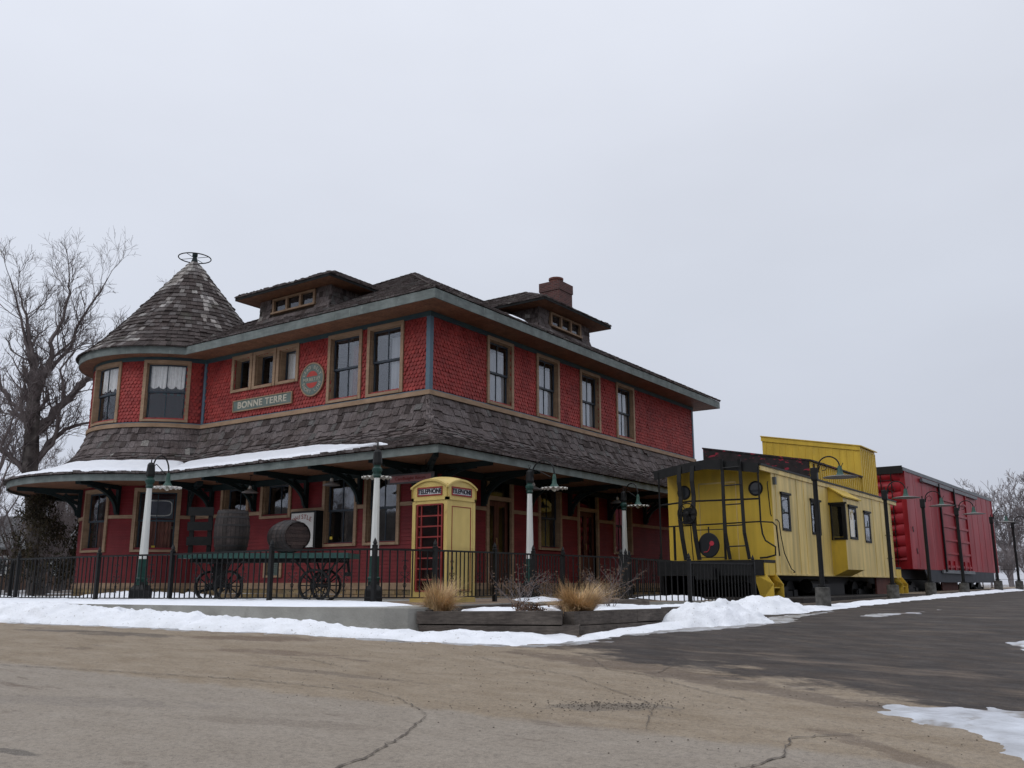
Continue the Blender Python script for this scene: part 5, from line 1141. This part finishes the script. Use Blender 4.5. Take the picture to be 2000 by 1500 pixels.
b=MB(); b.box(-2.96,-2.92,-.6,CLN+.6,-.45,.53); b.box(-2.2,-.8,0,CLN,.33,.54); b.box(-2.6,-.5,5,7.4,-.1,.33); b.tube([(-.4,3.4,.25),(-.4,5,.25)],.2,12); b.build('underframe_blackout',BK,cab)  # underframe, plus a far-side sheet added to black out the gaps
b=MB(); b.box(-.20,-.14,9.9,11.8,-.42,.52); b.build('skirt_panel',M['copper'],cab)
b=MB(); b.box(.0,.08,.12,.22,2.88,3.08); b.build('marker_lamp_bracket',material('grey_metal',(.10,.11,.11),.5),cab)
# rails and ties of the siding under the cars
def track(name,x0,y0,x1,y1):
    t=MB(); d=Vector((x1-x0,y1-y0,0)); L_=d.length; d.normalize(); nn=Vector((d.y,-d.x,0)); k=0
    for s in (-.72,.72): t.bar(Vector((x0,y0,-.46))+nn*s,Vector((x1,y1,-.46))+nn*s,.07,.12)
    while k<L_: c=Vector((x0,y0,-.56))+d*k; t.bar(c-nn*1.25,c+nn*1.25,.22,.14); k+=.6
    return struct(t.build(name,M['timber']))
track('railway_track',6.4,2.5,7.1,40)
struct(slab('ballast_shade',[(2.4,2.7),(8.3,2.9),(9.0,3.4),(9.9,38),(3.0,38)],-.03,-.7,material('shade_dark_ballast',(.028,.025,.023),.95,(.045,.040,.036),9,bump=.9)))  # near-black slab added to deepen the shade under the cars

# ======================= RED BOXCAR =======================
A0=Vector((7.98,4.54,0)); dr=Vector((math.sin(R(1)),math.cos(R(1)),0)); o_=A0+dr*14.55
box=thing('boxcar','red steel boxcar with corrugated end and ribbed sliding door behind the caboose','railway car',o_,R(-2.3))
BL,BW,bz0,bz1=17.1,3.2,.88,4.66; RB=M['boxred']
b=MB(); b.face([(0,0,bz0),(0,BL,bz0),(0,BL,bz1),(0,0,bz1)]); b.face([(-BW,0,bz0),(-BW,BL,bz0),(-BW,BL,bz1),(-BW,0,bz1)]); b.face([(-BW,0,bz0),(0,0,bz0),(0,BL,bz0),(-BW,BL,bz0)]); b.face([(-BW,BL,bz0),(0,BL,bz0),(0,BL,bz1+.05),(-BW,BL,bz1+.05)])
for y in (1.3,2.6,3.9,11.9,13.2,14.5,15.8): b.box(-.005,.008,y-.05,y+.05,bz0+.02,bz1-.02)
for y,z in ((.55,2.5),(.8,1.62)): 
    pass
b.box(-.01,.03,-.02,.10,bz0,bz1); b.box(-.01,.03,BL-.1,BL+.02,bz0,bz1); b.build('body',RB,box)
b=MB(); nr=9; m=90; Hh=bz1+.05-bz0   # corrugated end panel
prof=[]
for k in range(m+1):
    f=k/m; ph=(f*nr)%1; a=math.sin(ph*PI)**.7 if .08<f<.97 else 0; prof.append((-.14*a*(1 if ph>.0 else 0),bz0+Hh*f))
xs_=[(-BW,0),(-BW+.16,0),(-BW+.40,1),(-.40,1),(-.16,0),(0,0)]
for k in range(m):
    for (xa,fa),(xb,fb) in zip(xs_,xs_[1:]): b.face([(xa,prof[k][0]*fa,prof[k][1]),(xb,prof[k][0]*fb,prof[k][1]),(xb,prof[k+1][0]*fb,prof[k+1][1]),(xa,prof[k+1][0]*fa,prof[k+1][1])])
b.build('corrugated_end',RB,box,smooth=True)
b=MB(); pk=.22
b.hexa([(-BW-.03,-.15,bz1),(-BW/2,-.15,bz1),(-BW/2,BL+.1,bz1),(-BW-.03,BL+.1,bz1),(-BW-.03,-.15,bz1+.10),(-BW/2,-.15,bz1+pk),(-BW/2,BL+.1,bz1+pk),(-BW-.03,BL+.1,bz1+.10)])
b.hexa([(-BW/2,-.15,bz1),(.03,-.15,bz1),(.03,BL+.1,bz1),(-BW/2,BL+.1,bz1),(-BW/2,-.15,bz1+pk),(.03,-.15,bz1+.14),(.03,BL+.1,bz1+.14),(-BW/2,BL+.1,bz1+pk)]); b.build('roof',M['greyroof'],box)
b=MB(); b.box(-BW-.04,.0,-.19,-.15,bz1-.10,bz1+.20); b.build('end_cap',BK,box)
b=MB(); b.box(.03,.13,2.3,13.0,bz1-.22,bz1-.08); b.box(.03,.10,4.6,10.8,bz0-.12,bz0+.02); b.build('door_track',M['greyroof'],box)
b=MB(); dy0,dy1=5.35,10.35; b.box(.02,.05,dy0,dy1,bz0+.05,bz1-.2)
for k in range(7): z=bz0+.12+k*.58; b.box(.05,.10,dy0+.05,(dy0+dy1)/2-.05,z,z+.10); b.box(.05,.10,(dy0+dy1)/2+.05,dy1-.05,z,z+.10)
for y in (dy0,(dy0+dy1)/2-.05,dy1-.1): b.box(.05,.11,y,y+.1,bz0+.05,bz1-.2)
for k in range(5): y=dy0+.5+k*.95; b.box(.05,.12,y,y+.12,bz0+.02,bz0+.42)
dd=b.build('sliding_door',RB,box)
b=MB()
for y in (4.95,7.75): b.box(.11,.17,y,y+.09,bz0-.06,bz1-.1)
b.tube([(.17,7.6,1.2),(.17,7.6,2.2)],.02,5); b.build('locking_bar',BK,dd)
b=MB()
for y,z in ((.62,2.42),(.95,1.58)):
    for a in range(4): 
        an=a*PI/2+PI/4; b.hexa([(.012,y-.015,z-.02),(.02,y-.015,z-.02),(.02,y+.015,z+.02),(.012,y+.015,z+.02)]+[(.012,y+.10*math.cos(an)-.025,z+.13*math.sin(an)-.03),(.02,y+.10*math.cos(an)-.025,z+.13*math.sin(an)-.03),(.02,y+.10*math.cos(an)+.025,z+.13*math.sin(an)+.03),(.012,y+.10*math.cos(an)+.025,z+.13*math.sin(an)+.03)])
for k in range(3): b.box(-1.0-.3*k,-.95-.3*k,-.20,-.15,1.4,1.72)
b.build('painted_mark',BK,box)
b=MB(); b.tube([(-.45,-.18,bz1-.1),(-.45,-.18,1.0)],.018,5); b.tube([(-.85,-.18,bz1-.1),(-.85,-.18,1.0)],.018,5)
for k in range(9): b.tube([(-.85,-.18,1.1+k*.4),(-.45,-.18,1.1+k*.4)],.012,5)
b.build('end_ladder',BK,box)
sl=material('slate_sill',(.028,.032,.040),.6,(.04,.045,.055),2)
b=MB(); b.box(-.06,-.01,2.6,15.9,.38,bz0); b.hexa([(-.06,1.9,.86),(-.01,1.9,.86),(-.01,2.6,.38),(-.06,2.6,.38),(-.06,1.9,.88),(-.01,1.9,.88),(-.01,2.6,.88),(-.06,2.6,.88)]); b.box(-BW+.6,-.6,.2,BL-.2,.5,.87); b.build('side_sill',sl,box)
bogie(box,1.9,-2.4,-.8,-.0,.42); bogie(box,15.0,-2.4,-.8,-.0,.42)
b=MB(); b.box(-BW+.1,-BW+.14,-.6,BL+.3,-.5,.88); b.build('underframe_blackout',BK,box)  # black sheet added on the far side to darken the gaps below
b=MB(); b.box(-.45,-.38,6.2,9.2,-.4,.40); b.build('skirt_panel',M['copper'],box)
b=MB(); b.box(-2.0,-1.5,9.0,10.2,bz1+.18,bz1+.55); b.box(-1.42,-1.2,9.2,10.0,bz1+.15,bz1+.42); b.build('roof_vent',M['greyroof'],box)
b=MB(); b.box(-1.9,-1.3,BL,BL+.5,.35,.75); b.tube([(-.2,BL+.12,.9),(-.2,BL+.2,.2),(-.5,BL+.2,.1)],.02,5); b.tube([(-.1,BL+.1,.85),(-.1,BL+.15,-.05)],.03,5); b.build('coupler',BK,box)

# ======================= PLANTER, GRASSES, SHRUBS =======================
t=thing('timber_planter','raised bed edged with old dark railway timbers at the platform corner','planter',(8.85,-6.9,-.5))
def tim(root,a,c,z0,z1,w=.2,seed=0):
    rr=random.Random(seed); a=Vector(a);c=Vector(c); d=(c-a).normalized(); nn=Vector((-d.y,d.x)); b=MB(); off=Vector((8.85,-6.9)); b.cur=(1,1,1)
    P=[a+nn*w/2,c+nn*w/2,c-nn*w/2,a-nn*w/2]; P=[p-off for p in P]; j=[rr.uniform(-.012,.012) for _ in range(4)]
    b.hexa([(P[0].x,P[0].y,z0+.5),(P[1].x,P[1].y,z0+.5),(P[2].x,P[2].y,z0+.5),(P[3].x,P[3].y,z0+.5)]+[(P[k].x+j[k]*.5,P[k].y,z1+.5+j[k]) for k in range(4)]); return b.build('timber',M['timber'],root)
A=(6.72,-8.02);C_=(8.95,-6.92);D_=(9.18,-3.75)
tim(t,A,(8.72,-7.04),-.29,-.10,seed=1); tim(t,(6.75,-8.0),(8.95,-6.93),-.52,-.30,seed=2); tim(t,(8.78,-6.95),(9.0,-5.35),-.30,-.10,seed=3); tim(t,(9.0,-5.34),(9.12,-4.35),-.29,-.095,seed=4); tim(t,(9.12,-4.34),(9.22,-3.3),-.28,-.09,seed=5); tim(t,(8.85,-6.90),(9.05,-5.0),-.54,-.31,seed=6); tim(t,(9.05,-4.99),(9.2,-3.2),-.5,-.30,seed=7)
tim(t,(6.0,-6.4),(5.75,-4.6),-.3,-.075,seed=8); tim(t,(5.75,-4.58),(6.15,-2.5),-.3,-.08,seed=9); tim(t,(6.3,-2.4),(7.35,-1.5),-.35,.0,seed=10); tim(t,(6.7,-7.9),(6.0,-6.45),-.3,-.09,seed=11)
bed=[(6.75,-7.9),(8.75,-6.85),(9.05,-3.3),(9.0,-1.5),(8.2,.4),(7.5,-1.1),(6.2,-2.3),(5.8,-4.6),(6.0,-6.4)]
struct(slab('planting_soil',bed,-.17,-.6,material('leaf_litter_soil',(.075,.050,.032),.95,(.14,.095,.06),9,bump=.8)))
snow('planter_snow',[(6.1,-6.0),(6.9,-7.3),(7.7,-6.9),(8.2,-5.6),(8.6,-4.4),(8.9,-2.6),(8.7,-1.2),(7.7,-1.3),(6.5,-2.6),(6.1,-3.6),(6.4,-4.5)],.10,lambda X,Y:-.17+0*X,.05,.25,.4,M['snow'],edge=.2,seed=51,lump=.5)
def tuft(name,label,loc,n,hh,rad,seed):
    rr=random.Random(seed); t=MB()
    for k in range(n):
        a=rr.uniform(0,2*PI); r0=rad*.30*math.sqrt(rr.random()); up=rr.uniform(.55,1.05); L_=hh*up*(.8+.35*math.sin(a*2+seed)); lean=rr.uniform(.05,1.15)*(rad*1.0)*(1.15-up*.5)*(.75+.4*math.sin(a*3+seed*2)); P=[]; wv=rr.uniform(.0028,.006); g=rr.uniform(.55,1.25); t.cur=(g,g*rr.uniform(.9,1.02),g*rr.uniform(.75,1)); droop=rr.uniform(.2,.9) if rr.random()<.75 else rr.uniform(.9,1.6); bend=rr.gauss(0,.35)
        for i in range(6):
            f=i/5; rr_=r0+lean*(f**1.5); z=L_*(f-.5*droop*f**2.6); an=a+bend*f; P.append(Vector((rr_*math.cos(an),rr_*math.sin(an),z)))
        for i in range(5):
            d=Vector((-math.sin(a),math.cos(a),0))*wv*(1-i/5.5); e=Vector((-math.sin(a),math.cos(a),0))*wv*(1-(i+1)/5.5); t.face([P[i]-d,P[i]+d,P[i+1]+e,P[i+1]-e])
    o=t.build(name,M['straw']); o.location=loc; return tag(o,label,'grass clump')
tuft('grass_clump','tall tuft of dry straw grass growing before the telephone box',(6.62,-7.42,-.16),2600,.62,.62,61)
tuft('grass_clump','dry straw grass mound drooping over the corner of the timber bed',(8.45,-6.15,-.16),3400,.60,.80,62)
def shrub(label,loc,h,n,seed,spread=.35,leaves=True):
    rr=random.Random(seed); t=thing('shrub',label,'shrub',loc); b=MB(); lf=MB()
    def grow(p,d,L_,r,dep):
        P=[p]; q=p
        for i in range(3): d=(d+Vector((rr.gauss(0,.22),rr.gauss(0,.22),rr.gauss(.03,.1)))).normalized(); q=q+d*L_/3; P.append(q)
        b.tube(P,[r,r*.8,r*.65,r*.5],4,cap=False)
        if leaves and dep<2:
            for _ in range(3):
                c=P[rr.randint(1,3)]+Vector((rr.gauss(0,.03),rr.gauss(0,.03),rr.gauss(0,.03))); s_=rr.uniform(.012,.028); u=Vector((rr.gauss(0,1),rr.gauss(0,1),rr.gauss(0,1))).normalized(); v_=u.orthogonal().normalized(); lf.face([c-u*s_,c+v_*s_*.6,c+u*s_,c-v_*s_*.6])
        if dep>0:
            for _ in range(rr.randint(2,4)): k=rr.randint(1,3); grow(P[k],(d+Vector((rr.gauss(0,.6),rr.gauss(0,.6),rr.gauss(0,.3)))).normalized(),L_*rr.uniform(.5,.8),r*.55,dep-1)
    for _ in range(n): a=rr.uniform(0,2*PI); grow(Vector((rr.gauss(0,.04),rr.gauss(0,.04),0)),Vector((math.cos(a)*spread,math.sin(a)*spread,1)).normalized(),h*rr.uniform(.4,.6),.007,2)
    b.build('stem',M['twig'],t); lf.build('foliage',M['deadleaf'],t)
shrub('leggy shrub with brown dead leaves between the two grass clumps',(6.9,-5.5,-.17),.85,9,71,.45)
shrub('bushy brown leafed shrub behind the right hand grass mound',(8.05,-4.4,-.17),1.0,12,72,.5)
shrub('low brown twiggy plant at the front of the snowy bed',(7.75,-6.5,-.17),.26,14,73,1.5)
shrub('small twiggy shrub beside the middle post lamp base',(4.9,-1.6,-.05),.6,8,74,.6)

# ======================= TREES =======================
def tree(label,loc,limbs,seed,h_tw=1.0,cat='tree',name='bare_tree',rmin=.006,dep=3,dens=1.0,mat=None,group=None,bark=None,autod=3):
    """limbs: list of (points, r0, r1) in local coordinates; twigs grow along them"""
    rr=random.Random(seed); t=thing(name,label,cat,loc,0,group); tb_=MB(); cb=MB()
    def grow(p,d,L_,r,lv):
        n=3; P=[p]; q=p; dd=d
        for i in range(n): dd=(dd+Vector((rr.gauss(0,.16),rr.gauss(0,.16),rr.gauss(.07,.12)))).normalized(); q=q+dd*(L_/n); P.append(q)
        cb.tube(P,[max(rmin,r*(1-.5*i/n)) for i in range(n+1)],4 if r>.03 else 3,cap=False)
        if lv<=0: return
        m=rr.randint(3,4)
        for i in range(m):
            f=rr.uniform(.25,1.0); k=min(n-1,int(f*n)); bp=P[k].lerp(P[k+1],f*n-k); a=rr.uniform(.35,.95); ax=dd.orthogonal().normalized(); ax.rotate(Matrix.Rotation(rr.uniform(0,2*PI),3,dd)); nd=(dd*math.cos(a)+ax*math.sin(a)+Vector((0,0,.12))).normalized()
            grow(bp,nd,L_*rr.uniform(.48,.78),r*rr.uniform(.45,.65),lv-1)
    for (P,r0,r1,tr) in limbs:
        P=[Vector(p) for p in P]; Q=[]
        for i in range(len(P)-1):
            for k in range(3):
                f=k/3; Q.append(P[i].lerp(P[i+1],f)+(Vector((rr.gauss(0,.04),rr.gauss(0,.04),0)) if Q else Vector((0,0,0))))
        Q.append(P[-1]); m=len(Q); rs=[r0+(r1-r0)*(i/(m-1)) for i in range(m)]
        (tb_ if tr else cb).tube(Q,rs,8 if tr else 6)
        tot=sum((Q[i+1]-Q[i]).length for i in range(m-1)); cnt=int(tot*1.5*dens*(.45 if tr else 1))
        for i in range(cnt):
            f=rr.uniform(.55 if tr else .12,1.0)*(m-1); k=min(m-2,int(f)); p=Q[k].lerp(Q[k+1],f-k); d=(Q[k+1]-Q[k]).normalized(); a=rr.uniform(.5,1.15); ax=d.orthogonal().normalized(); ax.rotate(Matrix.Rotation(rr.uniform(0,2*PI),3,d)); nd=(d*math.cos(a)+ax*math.sin(a)+Vector((0,0,.25))).normalized()
            grow(p,nd,h_tw*rr.uniform(.7,1.7),max(rmin*1.5,rs[k]*rr.uniform(.22,.45)),autod if rr.random()<.75 else autod-1)
        grow(Q[-1],(Q[-1]-Q[-2]).normalized(),h_tw*1.3,r1*.8,autod)
    tb_.build('trunk',bark or M['bark'],t); cb.build('crown',mat or M['twig'],t); return t
RT=Vector((.8176,.5758,0)); FD=Vector((-.5758,.8176,0))
def limb(pts,base,js,seed):   # points given as (across, height) metres in the tree's broad plane, with depth wander
    rr=random.Random(seed); dpt=0; out=[]
    for i,(a,z) in enumerate(pts):
        out.append(base+RT*a+FD*dpt+Vector((0,0,z))); dpt+=js+rr.gauss(0,.15)
    return out
def wp(x,y,z,dx=0): return (x,y,z)
B0=Vector((0,0,0)); raw=dict(t=[(-20.89,.63,-.3),(-21.08,.28,3.17),(-21.26,-.08,5.66),(-21.3,-.16,6.93),(-21.3,-.15,8.01)],
a=[(-21.3,-.15,8.01),(-21.39,-.33,9.08),(-21.46,-.48,10.16),(-21.57,-.7,11.02),(-21.69,-.96,12.54),(-21.88,-1.36,14.06)],
b=[(-21.28,-.13,8.0),(-21.35,-.25,9.53),(-21.44,-.44,10.83),(-21.55,-.66,12.14),(-21.68,-.94,13.4)],
c=[(-21.29,-.13,7.79),(-21.11,.21,9.14),(-20.98,.47,10.07),(-20.93,.57,10.98),(-20.74,.92,11.95),(-20.62,1.14,13.4),(-20.61,1.15,14.2)],
d=[(-21.28,-.12,6.5),(-21.11,.22,7.07),(-20.93,.55,8.08),(-20.8,.8,9.22),(-20.66,1.07,10.15),(-20.55,1.26,11.08),(-20.35,1.62,12.06),(-19.93,2.34,13.0),(-19.65,2.81,13.8)],
e=[(-21.08,.27,9.37),(-20.77,.86,10.57),(-20.64,1.1,11.98),(-20.4,1.53,13.21),(-20.2,1.9,14.3)],
f=[(-21.18,.08,5.03),(-20.97,.48,6.02),(-20.69,1.02,6.64),(-20.42,1.51,6.9),(-19.7,2.6,7.26)],
g=[(-21.29,-.13,6.29),(-21.54,-.64,7.31),(-21.76,-1.1,7.69),(-22.03,-1.69,8.69),(-22.3,-2.2,9.9)],
h=[(-21.14,.16,5.25),(-20.84,.74,5.93),(-20.69,1.02,7.69),(-20.71,.97,9.24),(-20.4,1.5,10.6)],
k=[(-21.2,0,4.6),(-21.7,-.7,5.4),(-22.2,-1.7,6.3),(-22.5,-2.4,7.6)])
base=Vector((-20.89,.63,0)); rad=dict(t=(.36,.26,1),a=(.12,.025,0),b=(.13,.025,0),c=(.15,.025,0),d=(.18,.025,0),e=(.09,.02,0),f=(.14,.03,0),g=(.12,.03,0),h=(.10,.025,0),k=(.12,.03,0))
rj=random.Random(9); limbs=[]
for k,P in raw.items():
    js=0 if k=='t' else rj.uniform(-.35,.35); limbs.append(([Vector((p[0]-base.x,p[1]-base.y,p[2] if p[2]<8 else 8+(p[2]-8)*.79))+FD*js*i+RT*(.16*i if k in 'de' else 0) for i,p in enumerate(P)],*rad[k]))
tree('tall bare tree with spreading branches rising beside the round turret',base,limbs,81,h_tw=.85,rmin=.0045,dens=2.3,autod=3)
def autotree(h,seed,r=.25,n=7,spread=.35):
    rr=random.Random(seed); L_=[([Vector((0,0,-.3)),Vector((rr.gauss(0,.1),rr.gauss(0,.1),h*.25)),Vector((rr.gauss(0,.2),rr.gauss(0,.2),h*.5)),Vector((rr.gauss(0,.3),rr.gauss(0,.3),h*.78))],r,r*.3,1)]
    for i in range(n):
        z=h*rr.uniform(.18,.5); a=2*PI*i/n+rr.uniform(-.4,.4); P=[Vector((0,0,z))]; d=Vector((math.cos(a),math.sin(a),0))
        for k in range(4): P.append(P[-1]+d*h*spread*.25*rr.uniform(.6,1.1)*(1-.15*k)+Vector((0,0,h*.14*rr.uniform(.7,1.1))))
        L_.append((P,r*.4,r*.1,0))
    return L_
GRP='bare trees behind the depot on the left'
ta=tree('bare tree with leaning trunk at the left frame edge nearest the street',(-18.5,-3.6,-.05),autotree(7.6,82,.24,8,.30),83,h_tw=.9,rmin=.006,dens=.9,autod=3,group=GRP)
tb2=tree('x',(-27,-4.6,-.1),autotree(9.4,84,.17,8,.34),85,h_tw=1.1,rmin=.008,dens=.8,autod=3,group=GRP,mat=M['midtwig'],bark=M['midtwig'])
tb2['label']='slim bare tree just left of the tallest trunk'
spots=[(-31,7,.85),(-33,-3.5,.85),(-38,4,1.0),(-27,-9.5,.75),(-36,10,1.0),(-42,0,1.1),(-33,-9,.85),(-44,9,1.2),(-24.5,3,.5),(-28,-1.5,.6),(-47,-6,1.15),(-26,-5.6,.6),(-24,-8.5,.45),(-22.5,1.5,.42),(-29,3.5,.6),(-35,-7,.7),(-30,-12,.7),(-27.5,9.5,.6),(-39,-2,.8),(-25,-2.6,.5),(-41,-9,.9),(-34,13,.8)]
nm_=['bare tree in the wood behind the turret, thin and upright','bare tree in the wood glimpsed under the porch roof edge','small bare tree in the tangled wood at left','grey bare tree standing deep in the left wood']
for i,(x,y,s) in enumerate(spots):
    q=dup(tb2 if i%2 else ta,(x,y,-.2),i*1.7,'one of the tangled bare grey trees in the wood at the left',s); q['group']='tangled wood at the left'
for i,(x,y,s) in enumerate([(-31.5,18.5,1.22),(-29.5,20.6,1.16),(-32.5,17.2,1.18)]):
    q=dup(tb2,(x,y,-.2),i*2.1+.5,'bare treetop showing above the roof between turret and dormer',s); q['group']='treetops above the roof'
# cedar by the left fence
def cedar(label,loc,h,r,seed,n=5200):
    rr=random.Random(seed); t=thing('cedar',label,'tree',loc); b=MB(); b.tube([(0,0,-.2),(0,0,h*.8)],[.09,.02],6); b.build('trunk',M['bark'],t); b=MB()
    cl_=[(rr.uniform(0,2*PI),rr.uniform(.05,.97)**.9,rr.uniform(.3,1.0)) for _ in range(150)]
    for a,f,q in cl_:
        R_=r*(1-f)**.62*q*(1+.25*math.sin(a*3+seed)); c=Vector((R_*math.cos(a),R_*math.sin(a),.15+f*h*.95)); g=rr.uniform(.45,1.5)
        for _ in range(int(n/150)):
            p=c+Vector((rr.gauss(0,.13),rr.gauss(0,.13),rr.gauss(0,.15))); s_=rr.uniform(.02,.055); u=Vector((rr.gauss(0,1),rr.gauss(0,1),rr.gauss(.6,1))).normalized(); v_=u.orthogonal().normalized(); gg=g*rr.uniform(.7,1.3); b.cur=(gg,gg*rr.uniform(.8,1.05),gg*.9)
            b.face([p-u*s_*1.6,p+v_*s_*.5,p+u*s_*1.6,p-v_*s_*.5])
    b.build('crown',M['evergreen'],t)
cedar('dark bushy cedar behind the iron fence at the left of the depot',(-17.0,-1.6,-.1),3.9,1.55,91)
cedar('smaller dark cedar beside the turret wall at the left',(-16.2,-.2,-.1),2.9,1.2,92,3600)
# houses behind on the left
def house(label,loc,rz,L_,W_,hw,hr,wall,roofm):
    t=thing('house',label,'house',loc,rz); b=MB(); b.box(-L_/2,L_/2,-W_/2,W_/2,-1,hw)
    for s in (-1,1): b.face([(s*L_/2,-W_/2,hw),(s*L_/2,W_/2,hw),(s*L_/2,0,hr)])
    b.build('wall',wall,t); b=MB()
    for s in (-1,1): b.hexa([(-L_/2-.4,s*(W_/2+.4),hw-.15),(L_/2+.4,s*(W_/2+.4),hw-.15),(L_/2+.4,0,hr),(-L_/2-.4,0,hr),(-L_/2-.4,s*(W_/2+.4),hw),(L_/2+.4,s*(W_/2+.4),hw),(L_/2+.4,0,hr+.16),(-L_/2-.4,0,hr+.16)])
    b.build('roof',roofm,t)
    for x in (-L_*.28,0,L_*.28):
        b=MB(); b.box(x-.55,x+.55,-W_/2-.05,-W_/2,1.0,2.2); f=b.build('window',M['white'],t); b=MB(); b.box(x-.45,x+.45,-W_/2-.06,-W_/2-.05,1.1,2.1); b.build('pane',M['glassdark'],f)
house('low brown house with a grey shingle roof behind the turret corner',(-41,14.5,-.2),R(35),13,8,2.7,4.7,material('brown_siding',(.13,.085,.065),.85),material('grey_shingles',(.17,.175,.18),.9))
house('distant red and white house between trunks at the left edge',(-50,-8.5,-.3),R(60),10,7,2.8,4.8,material('red_siding',(.25,.06,.05),.85),material('snowy_roof',(.62,.64,.68),.8))
# right hand tree line beyond the lot
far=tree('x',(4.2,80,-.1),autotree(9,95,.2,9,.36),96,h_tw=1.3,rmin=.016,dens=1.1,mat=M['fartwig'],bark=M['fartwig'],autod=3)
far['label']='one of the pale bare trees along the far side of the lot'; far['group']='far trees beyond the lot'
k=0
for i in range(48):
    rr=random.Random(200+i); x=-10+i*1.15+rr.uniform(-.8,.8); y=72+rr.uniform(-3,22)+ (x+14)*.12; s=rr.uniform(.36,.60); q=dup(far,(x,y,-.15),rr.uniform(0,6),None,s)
# unseen wooded bank added behind the viewpoint to darken window reflections
def bank(X,Y):
    d=-((X-CAM[0])*HF[0]+(Y-CAM[1])*HF[1]); return -1.5+np.clip((d-22)/26,0,1)*13+np.clip((d-22)/26,0,1)*3.0*fbm(X*.15,Y*.15,3)+gz(X,Y)*.3
xs=np.arange(-60,130,2.0); ys=np.arange(-110,20,2.0); X,Y=np.meshgrid(xs,ys); d=-((X-CAM[0])*HF[0]+(Y-CAM[1])*HF[1]); dl=np.abs((X-CAM[0])*HF[1]-(Y-CAM[1])*HF[0])
struct(grid_mesh('added_hill',xs,ys,lambda A,B:bank(X,Y),material('added_wooded_bank',(.045,.038,.032),.95,(.09,.075,.065),.4),mask=(d>20)&(d<70)&(dl<80)))
for i in range(15):
    a=-63+i*9; p=Vector((CAM[0],CAM[1],0))-FD*34+RT*a*.9; q=dup(tb2,(p.x,p.y,float(bank(np.array(p.x),np.array(p.y)))-.3),i*1.3,'bare tree on the unseen bank added across the street from the depot',1.0); q['group']='trees on the added bank across the street'
xs=np.arange(-140,30,2.5); ys=np.arange(-80,-34,2.5); X,Y=np.meshgrid(xs,ys)  # second unseen bank, added to darken reflections in the street front panes
struct(grid_mesh('added_hill',xs,ys,lambda A,B:gz(X,Y)+np.clip((-38-Y)/16,0,1)*(8+3*fbm(X*.12,Y*.12,3)),bpy.data.materials['added_wooded_bank']))
for i in range(12):
    x=-70+i*7.5; q=dup(tb2,(x,-42-(i%3)*2.0,float(gz(x,-42))),i*1.9,'bare tree on the unseen bank added across the street from the depot',.8+.06*(i%4)); q['group']='trees on the added bank across the street'
# cable fence along the far end of the lot
t=thing('cable_fence','low wire fence strung along the far end of the lot at the right','fence',(4,46,.0))
b=MB()
for z in (1.2,.6): b.tube([(-2,0,z),(14,1.5,z),(40,4,z)],.012,4)
b.build('wire',M['black'],t)
for k in range(9): b=MB(); b.tube([(-2+k*4.6,.45*k-.0,-.3),(-2+k*4.6,.45*k,1.35)],.04,6); b.build('post',M['timber'],t)
